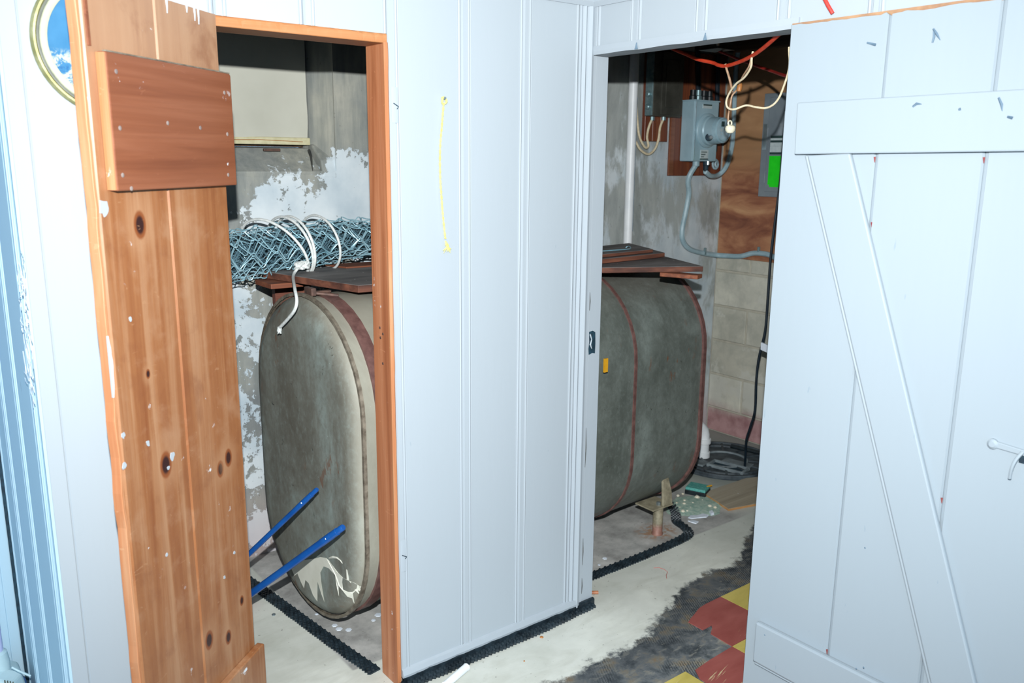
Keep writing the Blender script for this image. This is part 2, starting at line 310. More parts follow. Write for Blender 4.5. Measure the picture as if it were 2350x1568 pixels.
M['concrete'] = simple('sill_concrete', '7e7f78', 'aeaa9b', .9, 0, 9, .003)
M['dirt'] = simple('dark_dirt', '2c2e2c', '4a4a44', .9)

# ------------------------------------------------------------------ mesh helpers
class MB:
    def __init__(s): s.v = []; s.f = []
    def add(s, vs, fs): o = len(s.v); s.v += [tuple(v) for v in vs]; s.f += [tuple(i + o for i in f) for f in fs]; return s
    def box(s, a, b):
        x0, x1 = sorted((a[0], b[0])); y0, y1 = sorted((a[1], b[1])); z0, z1 = sorted((a[2], b[2]))
        return s.add([(x0, y0, z0), (x1, y0, z0), (x1, y1, z0), (x0, y1, z0), (x0, y0, z1), (x1, y0, z1), (x1, y1, z1), (x0, y1, z1)],
                     [(0, 3, 2, 1), (4, 5, 6, 7), (0, 1, 5, 4), (1, 2, 6, 5), (2, 3, 7, 6), (3, 0, 4, 7)])
    def loft(s, rings, close=True, cap=True):
        n = len(rings[0]); o = len(s.v)
        for r in rings: s.v += [tuple(p) for p in r]
        for i in range(len(rings) - 1):
            for j in range(n if close else n - 1):
                k = (j + 1) % n; s.f.append((o + i * n + j, o + i * n + k, o + (i + 1) * n + k, o + (i + 1) * n + j))
        if cap: s.f.append(tuple(o + j for j in range(n))[::-1]); s.f.append(tuple(o + (len(rings) - 1) * n + j for j in range(n)))
        return s
    def prism(s, pts, fn, a, b):          # fn(u, v, w) -> 3D point
        return s.loft([[fn(u, v, a) for u, v in pts], [fn(u, v, b) for u, v in pts]])
    def tube(s, path, r, n=8, cap=True):
        P = [Vector(p) for p in path]; R = r if isinstance(r, (list, tuple)) else [r] * len(P)
        t0 = (P[1] - P[0]).normalized(); up = Vector((0, 0, 1)) if abs(t0.z) < .9 else Vector((1, 0, 0)); x = t0.cross(up).normalized(); rings = []
        for i, p in enumerate(P):
            t = (P[min(i + 1, len(P) - 1)] - P[max(i - 1, 0)]).normalized(); x = (x - t * x.dot(t)).normalized(); y = t.cross(x)
            rings.append([p + (x * math.cos(2 * PI * k / n) + y * math.sin(2 * PI * k / n)) * R[i] for k in range(n)])
        return s.loft(rings, True, cap)
    def lathe(s, prof, o, ax=(0, 0, 1), n=24, cap=True):   # prof: (radius, height) along ax from o
        o = Vector(o); ax = Vector(ax).normalized(); up = Vector((0, 0, 1)) if abs(ax.z) < .9 else Vector((1, 0, 0)); x = ax.cross(up).normalized(); y = ax.cross(x)
        return s.loft([[o + ax * h + (x * math.cos(2 * PI * k / n) + y * math.sin(2 * PI * k / n)) * max(r, 1e-4) for k in range(n)] for r, h in prof], True, cap)
def smooth_path(pts, k=6):
    P = [Vector(p) for p in pts]; P = [P[0] * 2 - P[1]] + P + [P[-1] * 2 - P[-2]]; out = []
    for i in range(1, len(P) - 2):
        a, b, c, d = P[i - 1:i + 3]
        for j in range(k):
            t = j / k; out.append(.5 * ((2 * b) + (c - a) * t + (2 * a - 5 * b + 4 * c - d) * t * t + (3 * b - a - 3 * c + d) * t ** 3))
    out.append(P[-2]); return out
def obj(name, mb, mat, parent=None, smooth=False, bevel=0, kind=None, label=None, seg=2):
    me = bpy.data.meshes.new(name); me.from_pydata(mb.v, [], mb.f); me.validate(); me.update()
    bm = bmesh.new(); bm.from_mesh(me); bmesh.ops.recalc_face_normals(bm, faces=bm.faces)
    if bevel:
        ed = [e for e in bm.edges if len(e.link_faces) == 2 and e.calc_face_angle(0) > .6]
        bmesh.ops.bevel(bm, geom=ed, offset=bevel, segments=seg, affect='EDGES', profile=.5, clamp_overlap=True)
    bm.to_mesh(me); bm.free()
    if smooth:
        for p in me.polygons: p.use_smooth = True
        try: me.set_sharp_from_angle(angle=math.radians(35))
        except Exception: pass
    o = bpy.data.objects.new(name, me); COL.objects.link(o); me.materials.append(M[mat])
    if parent:
        o.parent = parent
        if parent.get('world'): o.location = -Vector(parent.location)
    if kind: o['kind'] = kind
    if label: o['label'] = label
    return o
def tag(o, label, cat=None, kind=None, group=None):
    o['label'] = label
    if cat: o['category'] = cat
    if kind: o['kind'] = kind
    if group: o['group'] = group
    return o
def thing(name, label, cat, loc=(0, 0, 0), rz=0, kind=None, group=None):
    o = bpy.data.objects.new(name, None); COL.objects.link(o); o.location = loc; o.rotation_euler = (0, 0, rz); o.empty_display_size = .05
    if not rz: o['world'] = 1
    return tag(o, label, cat, kind, group)
def single(name, mb, mat, label, cat, kind=None, group=None, **k):
    return tag(obj(name, mb, mat, **k), label, cat, kind, group)
def recentre(o):                                  # put a single mesh's origin at its base
    vs = [v.co for v in o.data.vertices]; c = Vector((sum(v.x for v in vs) / len(vs), sum(v.y for v in vs) / len(vs), min(v.z for v in vs)))
    o.data.transform(Matrix.Translation(-c)); o.location = c; return o
def wiggle(p, amp, sc, seed=0): return p + Vector((mnoise.noise(p * sc + Vector((seed, 0, 0))), mnoise.noise(p * sc + Vector((seed, 9, 0))), mnoise.noise(p * sc + Vector((seed, 0, 9))))) * amp

# ------------------------------------------------------------------ setting: floor, ceilings, masonry walls
H = 2.28
single('floor', MB().box((-7.6, -8.2, -.06), (2.2, 1.4, 0)), 'floor', 'basement floor of cream patching cement with black tile adhesive', 'floor', 'structure')
single('ceiling', MB().box((-3.6, -3.2, 2.06), (.03, .03, 2.12)), 'paint_trim', 'pale painted ceiling of the outer room', 'ceiling', 'structure')
cl = thing('ceiling', 'dark joisted ceiling above the oil tank', 'ceiling', (0, .5, 2.1), kind='structure')
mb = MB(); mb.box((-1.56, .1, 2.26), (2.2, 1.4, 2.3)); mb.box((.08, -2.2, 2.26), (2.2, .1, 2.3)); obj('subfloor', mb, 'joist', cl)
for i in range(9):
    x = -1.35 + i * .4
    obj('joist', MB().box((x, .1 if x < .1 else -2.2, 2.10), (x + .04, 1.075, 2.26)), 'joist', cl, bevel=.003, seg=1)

# back wall with the window recess
wb = thing('wall_back', 'grey parged back wall with flaking white paint', 'wall', (.2, 1.1, 0), kind='structure')
XR = -.335; XL = -1.25
def wall_grid(x0, x1, z0, z1, y=1.08):
    m = MB(); nx = max(2, int((x1 - x0) / .03)); nz = max(2, int((z1 - z0) / .03)); r = []
    for i in range(nx + 1):
        row = []
        for k in range(nz + 1):
            X = x0 + (x1 - x0) * i / nx; Z = z0 + (z1 - z0) * k / nz; e = 0 if i in (0, nx) or k in (0, nz) else 1
            row.append((X, y + e * (.006 * mnoise.noise(Vector((X * 4, 1, Z * 4))) + .0025 * mnoise.noise(Vector((X * 20, 5, Z * 20)))), Z))
        r.append(row)
    m.loft(r, False, False); return m
mb = MB()
for a in ((XR, 2.0, 0, H), (XL, XR, 0, 1.50), (-1.6, XL, 0, H)):
    q = wall_grid(*a); mb.add(q.v, q.f)
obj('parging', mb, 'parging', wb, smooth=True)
mb = MB(); mb.box((XR, 1.09, 0), (2.2, 1.4, H)); mb.box((XL, 1.09, 0), (XR, 1.4, 1.49)); mb.box((-1.6, 1.09, 0), (XL, 1.4, H)); mb.box((XR - .002, 1.078, 1.5), (XR + .004, 1.3, H)); mb.box((XL - .004, 1.078, 1.5), (XL, 1.3, H))
obj('masonry', mb, 'parging', wb)
# sloped window sill, its cracked nib
mb = MB(); mb.prism([(1.076, 1.497), (1.085, 1.503), (1.185, 1.585), (1.3, 1.59), (1.3, 1.45), (1.09, 1.45)], lambda u, v, w_: (w_, u, v), XL, -.40); obj('sill', mb, 'parging', wb, bevel=.004)
mb = MB(); mb.prism([(1.076, 1.48), (1.09, 1.54), (1.17, 1.60), (1.3, 1.60), (1.3, 1.45), (1.09, 1.45)], lambda u, v, w_: (w_, u, v), -.394, XR); obj('sill_nib', mb, 'parging', wb, bevel=.006)
obj('crack', MB().tube([ony(709, 345, 1.13), ony(714, 360, 1.10), ony(716, 380, 1.074), ony(718, 393, 1.073)], [.006, .005, .003, .001], 5), 'dirt', wb)
obj('reveal', MB().prism([(XR + .002, 1.078), (-.392, 1.19), (-.40, 1.235), (XR + .01, 1.235)], lambda u, v, w_: (u, v, w_), 1.5, H), 'parging', wb)
win = thing('window_1', 'basement window behind the beige roller shade', 'window', (-.8, 1.24, 1.6), kind='structure')
mb = MB(); mb.box((XL, 1.24, 1.59), (XR, 1.28, 1.63)); mb.box((XL, 1.24, 2.06), (XR, 1.28, H)); mb.box((XL, 1.24, 1.6), (XL + .04, 1.28, 2.1)); mb.box((XR - .04, 1.24, 1.6), (XR, 1.28, 2.1)); obj('window_frame', mb, 'joist', win)
obj('pane', MB().box((XL + .04, 1.258, 1.63), (XR - .04, 1.264, 2.06)), 'hole', win)
sh = thing('roller_shade', 'beige fabric roller shade pulled down over the basement window', 'window shade', (-.8, 1.18, 1.597))
m = MB(); rows = []
for i in range(26):
    x = -1.2 + (.798) * i / 25; rows.append([(x + (.004 * mnoise.noise(Vector((0, 0, z * 9))) if i == 25 else 0), 1.175 + .006 * math.sin(x * 9 + z * 3) + .004 * mnoise.noise(Vector((x * 6, 0, z * 6))), z) for z in [1.622 + .02 * k for k in range(24)]])
m.loft(rows, False, False); obj('cloth', m, 'shade', sh, smooth=True)
obj('hem', MB().box((-1.2, 1.168, 1.597), (-.398, 1.182, 1.625)), 'shade_hem', sh, bevel=.004)
obj('hem_stain', MB().tube([(-.95, 1.1675, 1.612), (-.8, 1.1672, 1.610), (-.6, 1.1675, 1.614), (-.43, 1.1675, 1.609)], .0012, 4), 'nut', sh)
obj('roller', MB().tube([(-1.2, 1.18, 2.08), (-.4, 1.18, 2.08)], .016, 12), 'joist', sh)
single('paint_flake', MB().box((-.60, 1.135, 1.572), (-.535, 1.150, 1.582)), 'iron', 'dark chip of wood lying on the sill under the beige shade', 'debris', bevel=.003)
wb2 = tag(obj('wall_left_end', MB().box((-1.56, .1, 0), (-1.5, 1.08, H)), 'parging'), 'inner side of the closet end wall', 'wall', 'structure'); wb2.name = 'wall_left_inner'

# right wall of painted concrete block, each block a piece
wr = thing('wall_right', 'right end wall of painted concrete blocks', 'wall', (2.05, -.4, 0), kind='structure')
obj('mortar_bed', MB().box((2.006, -2.2, 0), (2.2, 1.09, H)), 'mortar', wr)
bme = MB().box((0, 0, 0), (.02, .394, .192)); first = None
for k in range(11):
    z = -.056 + .2 * k; off = .06 if k % 2 else -.14
    if z > 2.0: break
    y = 1.08
    edges = [1.08]; s = .845 - (.2 if k % 2 == 0 else 0)
    while s > -2.1: edges.append(s); s -= .4
    edges.append(-2.2)
    for a, b in zip(edges[:-1], edges[1:]):
        if a - b < .05: continue
        z0 = max(z, 0) + .004; m = MB().box((1.998 + random.uniform(-.002, .002), b + .006, z0 + .002), (2.02, a - .006, min(z + .2, H) - .006))
        obj('block', m, 'block', wr, bevel=.003, seg=1)

single('wall_end', MB().box((.069, -2.26, 0), (2.2, -2.2, H)), 'parging', 'unseen far end wall of the utility closet', 'wall', 'structure')
# closet side wall (faces the left), angled slightly
AW = math.radians(92.6); dW = Vector((math.cos(AW), math.sin(AW), 0)); nW = Vector((-1, dW.x, 0)).normalized()
def plank_profile(w, left=True, right=True, d=.018):
    p = [(0, d)]
    if left: p += [(0, .004), (.002, .0005), (.004, -.003), (.016, -.003), (.0175, .0015), (.0195, .0015), (.021, -.002), (.0245, -.0035), (.028, -.002), (.0295, .001), (.031, .0)]
    else: p += [(0, 0)]
    if right: p += [(w - .014, 0), (w - .0128, .0022), (w - .0115, .0022), (w - .0105, -.001), (w - .007, -.003), (w - .0035, -.001), (w - .0022, .004), (w - .0012, .004)]
    else: p += [(w, 0)]
    p += [(w - .0012 if right else w, d)]
    return p
def planks(parent, seams, z0, z1, fn, mat, offset=.011):
    """one moulded board between each pair of seams; fn(u, depth, z)"""
    out = []
    for i in range(len(seams) - 1):
        a, b = seams[i], seams[i + 1]
        zz0 = z0[i] if isinstance(z0, (list, tuple)) else z0; zz1 = z1[i] if isinstance(z1, (list, tuple)) else z1
        m = MB().prism(plank_profile(b - a, i > 0 or parent.get('ml', 0), i < len(seams) - 2 or parent.get('mr', 0)), lambda u, v, w_, a=a: fn(a + u, v, w_), zz0, zz1)
        out.append(obj('panel_board', m, mat, parent))
    return out
wl = thing('wall_left', 'pale blue beaded panelling on the closet side at the far left', 'wall', (-1.58, .3, 0), kind='structure')
wl['ml'] = 1; wl['mr'] = 1
fW = lambda u, v, z: tuple(Vector((-1.578, 0, 0)) + dW * u - nW * v + Vector((0, 0, z)))
planks(wl, [.0, .055, .25, .44, .585], 0, 2.06, fW, 'paint_side_lit')
obj('backing', MB().prism([(.02, .02), (.585, .02), (.585, .04), (.02, .04)], fW, 0, 2.1), 'paint_side_lit', wl)
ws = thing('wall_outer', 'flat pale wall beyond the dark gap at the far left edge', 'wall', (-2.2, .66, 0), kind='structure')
obj('panel', MB().box((-3.6, .615, 0), (-1.615, .68, 2.06)), 'paint_side_lit', ws, bevel=.004)
obj('gap_shadow', MB().box((-1.6125, .604, 0), (-1.590, .612, 2.06)), 'hole', ws)  # dark strip added to stand for the shadow in the gap
obj('edge_strip', MB().box((-1.640, .607, 0), (-1.612, .615, 2.06)), 'paint_side_lit', ws, bevel=.003)

# ------------------------------------------------------------------ front wall (faces the camera, holds the left doorway)
wf = thing('wall_front', 'light blue beaded board wall between the two doorways', 'wall', (-.35, .03, 0), kind='structure')
fF = lambda u, v, z: (u, v, z); wf['ml'] = 1; wf['mr'] = 1
planks(wf, [-.713, -.486, -.272, -.058], .028, 2.06, fF, 'paint')
mb = MB().box((-.705, .019, .03), (0, .088, 2.27)); obj('wall_core', mb, 'joist', wf)
# corner mouldings
m = MB().prism([(-.058, .018), (-.058, -.002), (-.052, -.004), (-.047, -.002), (-.045, .001), (-.042, -.004), (-.036, -.007), (-.030, -.004), (-.027, 0), (-.024, -.006), (-.014, -.011), (-.004, -.008), (-.001, .001), (0, .018)], fF, .02, 2.0); obj('corner_moulding', m, 'paint_trim', wf)
wh = thing('wall_front', 'light blue panelling over and left of the stained plank door', 'wall', (-1.2, .03, 1.86), kind='structure'); wh['ml'] = 1; wh['mr'] = 1
wh.name = 'wall_front_header'
planks(wh, [-1.56, -1.367, -1.153, -.939, -.713], 1.859, 2.06, fF, 'paint')
obj('stub_board', MB().prism([(-1.576, .03), (-1.576, 0), (-1.543, 0), (-1.5415, .003), (-1.540, 0), (-1.172, 0), (-1.172, .03)], fF, 0, 1.859), 'paint', wh, bevel=.0015, seg=1)
obj('wall_core', MB().box((-1.555, .03, 0), (-1.18, .085, 2.27)), 'joist', wh)
obj('corner_board', MB().box((-1.576, .0, 1.859), (-1.56, .03, 2.06)), 'paint', wh)
obj('wall_core', MB().box((-1.18, .019, 1.87), (-.70, .085, 2.27)), 'joist', wh)
# raw wooden frame of the left doorway
def ragged_box(a, b, axis, amp, seed, n=40):
    """a board along axis whose front edges are chipped"""
    m = MB(); rings = []
    for i in range(n + 1):
        t = i / n; j = amp * mnoise.noise(Vector((t * 23, seed, 0))); k = amp * mnoise.noise(Vector((t * 31, seed, 5)))
        if axis == 'x':
            x = a[0] + (b[0] - a[0]) * t; rings.append([(x, a[1], a[2]), (x, b[1], a[2]), (x, b[1], b[2]), (x, a[1] + .003 + abs(j), b[2]), (x, a[1] + abs(k) * .4, b[2] - .004 - abs(k))])
        else:
            z = a[2] + (b[2] - a[2]) * t; rings.append([(a[0], a[1], z), (a[0], b[1], z), (b[0], b[1], z), (b[0] + j, a[1] + .002, z), (b[0] - .003 + j, a[1] - .001 + k * .3, z)])
    m.loft(rings); return m
single('trim_1', ragged_box((-1.172, -.003, 1.836), (-.716, .092, 1.860), 'x', .006, 1), 'pine_raw_x', 'raw pine header board over the left doorway with chipped front edge', 'door frame', 'structure', bevel=.0015, seg=1)
tr = thing('trim_2', 'raw pine jamb on the right side of the left doorway', 'door frame', (-.72, .04, 0), kind='structure')
obj('jamb_board', MB().box((-.727, .001, 0), (-.711, .092, 1.836)), 'pine_jamb', tr, bevel=.0015, seg=1)
obj('chipped_edge', ragged_box((-.7275, -.004, 0), (-.714, .002, 1.838), 'z', .003, 3, 90), 'pine_raw', tr)
for y, z in ((.052, 1.09), (.036, 1.075), (.05, 1.062), (.04, .99)):
    obj('nail_head', MB().lathe([(.004, 0), (.004, .001), (.002, .0015)], (-.727, y, z), (-1, 0, 0), 8), 'iron', tr)
for z, h, x in ((1.685, .045, -.700), (.42, .05, -.702)):
    t = obj('hinge_scar', wall_grid(x - .008, x + .010, z - h, z + h, -.0048), 'paint_trim', wf, smooth=True)
    obj('hinge_chip', MB().tube([(x - .004, -.008, z + .004), (x + .010, -.009, z - .004), (x + .006, -.008, z - .010)], .0012, 5), 'hole', wf)
# base moulding, ragged below
m = MB(); rings = []
for i in range(61):
    x = -.712 + .700 * i / 60; j = .004 * mnoise.noise(Vector((x * 30, 0, 0))); rings.append([(x, 0, .028 + j), (x, -.009, .026 + j), (x, -.011, .034), (x, -.008, .050 + j * .3), (x, 0, .054)])
m.loft(rings); single('baseboard_front', m, 'paint_trim', 'thin white base moulding along the beaded wall, ragged below', 'baseboard', 'structure')
# top mouldings
m = MB().prism([(0, 2.0), (-.006, 1.999), (-.014, 2.012), (-.016, 2.06), (0, 2.06)], lambda u, v, w_: (w_, u, v), -1.576, 0); single('trim_3', m, 'paint_trim', 'white ceiling moulding above the beaded front wall', 'trim', 'structure')
m = MB().prism([(0, 2.0), (-.006, 1.999), (-.014, 2.012), (-.016, 2.06), (0, 2.06)], lambda u, v, w_: (u, w_, v), -2.6, 0); single('trim_4', m, 'paint_trim', 'white ceiling moulding above the right doorway', 'trim', 'structure')
# right doorway: jamb, header
tj = thing('trim_5', 'white painted jamb at the inner corner, left of the right doorway', 'door frame', (.035, .01, 0), kind='structure')
mb = MB(); mb.box((.0005, 0, .014), (.016, .02, 1.862)); mb.box((.0165, .003, .012), (.070, .088, 1.862)); obj('jamb_board', mb, 'paint_trim', tj, bevel=.0015, seg=1)
a = MB(); a.prism([(.019, .998), (.035, 1.0), (.046, .994), (.048, .955), (.047, .922), (.034, .925), (.020, .921), (.018, .94), (.021, .965)], lambda u, v, w_: (u, w_, v), .0015, .004); obj('latch_mortise', a, 'hole', tj)
obj('mortise_chip', MB().tube([(.022, .001, .99), (.029, .000, .972), (.024, .001, .955), (.031, 0, .94)], [.0035, .002, .004, .001], 5), 'paint_trim', tj)
for z, h in ((.60, .07), (.22, .05), (.09, .03), (1.10, .03)):
    obj('paint_crack', MB().tube([(.015, -.0004, z - h), (.0165, -.0006, z), (.015, -.0004, z + h)], [.0006, .0016, .0005], 5), 'dirt', tj)
w2 = thing('wall_side', 'light blue panelling above and right of the right doorway', 'wall', (.03, -1.2, 1.9), kind='structure'); w2['ml'] = 1; w2['mr'] = 1
fS = lambda u, v, z: (v, -u, z)
planks(w2, [.0, .168, .408, .662], 1.872, 2.06, fS, 'paint'); planks(w2, [.662, .902, 1.142, 1.382, 1.622, 1.862, 2.102, 2.342, 2.6], [1.872, 0.0] + [0] * 7, 2.06, fS, 'paint')
obj('wall_core', MB().box((.019, -2.6, 0), (.068, -.93, 2.27)), 'joist', w2)
obj('wall_core', MB().box((.019, -.93, 1.885), (.068, .088, 2.27)), 'joist', w2)
th = thing('trim_6', 'white painted header strip over the right doorway', 'door frame', (.03, -.35, 1.86), kind='structure')
m = MB(); rings = []
for i in range(41):
    y = -.72 * i / 40; j = .002 * mnoise.noise(Vector((y * 12, 3, 0))); rings.append([(-.004, y, 1.862 + j), (.069, y, 1.862), (.069, y, 1.885), (-.006, y, 1.887), (-.007, y, 1.872)])
m.loft(rings); obj('header_board', m, 'paint_trim', th)
for y in (-.190, -.440): obj('bead_stop', MB().loft([[(-.009, y - .007, 1.862), (-.009, y + .007, 1.862), (-.002, y, 1.862)], [(-.009, y - .001, 1.880), (-.009, y + .001, 1.880), (-.004, y, 1.880)]]), 'scuff', th)
single('trim_7', MB().box((.0, -.735, 0), (.069, -.718, 1.862)), 'paint_trim', 'painted hinge jamb hidden behind the edge of the right door', 'door frame', 'structure')
obj('jamb_return', MB().box((.019, -.93, 0), (.068, -.735, 1.885)), 'joist', w2)

# ------------------------------------------------------------------ left door (stained planks, swung out toward the camera)
AD = math.radians(220); d1 = thing('door_1', 'stained pine plank door standing open, unpainted inner face with dark batten', 'door', (-1.1525, -.012, 0), AD, kind='structure')
# local frame: x from hinge to free edge, +y is the visible inner face... built at y = 0 and backwards (-y)
def dbx(x0, x1, y0, y1, z0, z1): return MB().box((x0, y0, z0), (x1, y1, z1))
TOP = 1.862
def top_z(u): return TOP - .012 * max(0, (.06 - u) / .06) ** 2 - (.0 if u < .43 else .004)
def plank_local(u0, u1, z0, zt, y0=-.022, y1=0, edge=0.0, ch=.0035):
    m = MB(); P = [(u0, y0), (u0, y1 - ch), (u0 + ch, y1), (u1 - ch, y1), (u1, y1 - ch), (u1, y0)]
    rings = []
    nz = 50
    for i in range(nz + 1):
        t = i / nz; z = z0 + (zt - z0) * t; r = []
        for (u, y) in P:
            j = 0
            if edge and u > u1 - .01: j = edge * mnoise.noise(Vector((z * 14, 2, 0))) + edge * .5 * mnoise.noise(Vector((z * 50, 2, 0)))
            r.append((u + j, y, z))
        rings.append(r)
    m.loft(rings); return m
obj('plank', plank_local(.0, .2255, .02, TOP - .004), 'pine', d1)
obj('plank', plank_local(.2275, .438, .02, TOP), 'pine', d1, label='wide pine plank with two dark knots')
obj('groove_strip', dbx(.222, .231, -.010, -.0035, .02, TOP - .01), 'pine_raw', d1, label='bright orange bare wood in the joint')
obj('edge_strip', plank_local(.4385, .446, .02, TOP, -.022, -.002, .004, .001), 'pine_raw', d1, label='raw chipped free edge of the door')
obj('face_bead', dbx(.422, .430, -.001, .003, 1.74, TOP - .002), 'pine_dark', d1, bevel=.001)
def batten(z0, z1, u1):
    m = MB().prism([(0, z0), (.0, z1 - .004), (.004, z1), (u1, z1), (u1, z0)], lambda u, v, w_: (u - .012, w_, v), .0, .020); return m
b1 = obj('batten', batten(1.486, 1.733, .421), 'pine_dark', d1, bevel=.005, label='dark stained upper batten')
b2 = obj('batten', batten(.060, .308, .421), 'pine', d1, bevel=.005, label='lower batten of the plank door')
obj('batten_end', dbx(.409, .4125, .001, .0185, 1.488, 1.731), 'pine_raw', b1); obj('batten_end', dbx(.409, .4125, .001, .0185, .062, .306), 'pine_raw', b2)
obj('top_lip', dbx(-.010, .408, .012, .019, 1.7325, 1.7355), 'rim', b1, bevel=.001)
for u, z in ((.385, 1.70), (.388, 1.60), (.392, 1.515), (.24, 1.615), (.125, 1.61), (.02, 1.69), (.018, 1.60), (.025, 1.51), (.37, 1.49)):
    obj('nail_head', MB().lathe([(.0045, 0), (.0045, .0012), (.002, .002)], (u, .0195, z), (0, 1, 0), 8), 'nail', b1)
for u, l in ((.185, .03), (.115, .018), (.087, .03), (.073, .035)):
    obj('paint_drip', MB().tube([(u, .001, TOP), (u, .0015, TOP - l * .6), (u, .001, TOP - l)], [.003, .002, .0012], 6), 'paint_trim', d1)
for u, z, r in ((.425, 1.455, .018), (.285, .925, .012), (.30, .905, .006), (.38, 1.24, .007), (.36, .98, .008), (.07, .60, .006), (.12, .56, .006), (.432, 1.02, .008), (.436, .96, .01), (.33, .72, .006)):
    m = MB(); pts = []
    for k in range(14): a = k * PI / 7; q = r * (.6 + .5 * abs(mnoise.noise(Vector((u * 50 + math.cos(a), z * 50 + math.sin(a), 0)))) * 1.6); pts.append((u + q * math.cos(a) * .8, z + q * math.sin(a)))
    m.prism(pts, lambda a_, b_, w_: (a_, w_, b_), -.0005, .0012); obj('paint_fleck', m, 'paint_trim', d1)
m = MB(); rings = []
for i in range(11): z = 1.12 + .05 * i / 1; k_ = math.sin(PI * (i + .2) / 10.4) * (.6 + .5 * abs(mnoise.noise(Vector((i * 1.7, 3.1, 0)))) * 2); rings.append([(.4475, -.004, 1.10 + .012 * i), (.448, -.001, 1.10 + .012 * i), (.447 - .008 * k_, .0008, 1.10 + .012 * i)])
m.loft(rings); obj('paint_chip', m, 'paint_trim', d1)
for z in (.35, 1.6): obj('hinge', MB().tube([(-.004, -.026, z), (-.004, -.026, z + .07)], .005, 10), 'iron', d1)

# ------------------------------------------------------------------ right door (painted Z-braced door folded back on the wall)
XD = -.03
d2 = thing('door_2', 'light blue plank door with Z brace folded back flat against the wall', 'door', (XD, -.715, 0), kind='structure')
def fD(u, v, z): return (XD + v, -u, z)
def dplank(a, b, first, last):
    p = [(0, .022), (0, .002), (.002, 0)] if first else [(0, .022), (0, .006), (.003, .0045), (.0075, .003), (.009, .0)]
    p = p + ([(b - a - .002, 0), (b - a, .002), (b - a, .022)] if last else [(b - a - .0035, 0), (b - a - .0005, .005), (b - a - .0005, .022)])
    return MB().prism([(a + u, v) for u, v in p], fD, .02, 1.868)
for a, b, i in ((.716, .958, 0), (.958, 1.191, 1), (1.191, 1.435, 2)): obj('plank', dplank(a, b, i == 0, i == 2), 'paint_door', d2)
def dslab(pts, t, nm, bev=.004, mat='paint_door'):
    return obj(nm, MB().prism(pts, lambda u, v, w_: fD(u, w_, v), -t, 0), mat, d2, bevel=bev)
dslab([(.765, 1.567), (1.415, 1.575), (1.415, 1.690), (.762, 1.686)], .020, 'batten', .003)
dslab([(.755, .212), (1.415, .215), (1.415, .336), (.755, .330)], .018, 'batten', .005)
dslab([(.758, .203), (1.413, .206), (1.413, .211), (.758, .208)], .012, 'batten_bead', .002)
dslab([(.796, 1.565), (.905, 1.570), (1.353, .337), (1.245, .333)], .014, 'brace', .004)
dslab([(.785, 1.565), (.793, 1.565), (1.242, .333), (1.234, .333)], .008, 'brace_bead', .003)
# chipped bare top edge
m = MB(); rings = []
for i in range(61):
    y = .72 + .70 * i / 60; j = .004 + abs(mnoise.noise(Vector((y * 9, 4, 0)))) * .016 + abs(mnoise.noise(Vector((y * 40, 4, 0)))) * .004
    if y < .745 or (.945 < y < .965): j *= .3
    rings.append([fD(y, -.0006, 1.8695), fD(y, -.0008, 1.868 - j * .55), fD(y, .001, 1.868 - j), fD(y, .020, 1.8695)])
m.loft(rings); obj('bare_top_edge', m, 'bare', d2, label='bare chipped wood along the top edge')
for y, z in ((.958, 1.562), (.958, .342), (1.191, 1.562), (.966, 1.418), (1.191, .83)):
    obj('resin_spot', MB().tube([fD(y, .001, z), fD(y + .001, .001, z - .012)], [.0025, .0008], 5), 'red_spot', d2)
for pts in ([(2140, 98), (2144, 84), (2142, 68)], [(2142, 66), (2150, 78), (2158, 92)], [(1990, 98), (2010, 103)], [(2095, 245), (2104, 238), (2115, 239)], [(2292, 224), (2299, 240), (2300, 255)], [(2312, 268), (2324, 271)], [(2200, 252), (2205, 250)]):
    P = [onx(x, y, XD - (.0206 if y > 200 else .0006)) for x, y in pts]; obj('scuff', MB().tube(P, [.0022, .003, .0008][:len(P)], 5), 'scuff', d2)
for px, py in ((1755, 1458), (2173, 1353), (1985, 1258), (1965, 1535), (1982, 1532)):
    p = onx(px, py, XD - (.0185 if py > 1400 else .0006)); obj('nail_hole', MB().lathe([(.0022, 0), (.0015, .0006)], p, (-1, 0, 0), 8), 'scuff', d2)
# painted thumb latch near the frame's right edge
lt = obj('latch', MB().prism([(1.270, .975), (1.276, .986), (1.290, .988), (1.345, .984), (1.40, .982), (1.40, .970), (1.345, .972), (1.288, .974)], lambda u, v, w_: fD(u, w_, v), -.006, 0), 'paint_door', d2, bevel=.002)
obj('latch_pivot', MB().lathe([(.011, 0), (.011, .006), (.006, .010)], fD(1.281, 0, .981), (-1, 0, 0), 14), 'paint_door', lt, smooth=True)
obj('latch_lever', MB().tube(smooth_path([onx(2347, 1038, XD - .012), onx(2332, 1055, XD - .02), onx(2322, 1075, XD - .022), onx(2317, 1098, XD - .016)], 4), .0035, 8), 'paint_door', lt, smooth=True)
obj('latch_slot', MB().box(fD(1.335, -.008, .958), fD(1.352, -.0005, .972)), 'hole', lt)
for z in (.25, 1.6): obj('hinge', MB().tube([(XD + .012, -.7145, z), (XD + .012, -.7145, z + .07)], .005, 8), 'paint_door', d2)

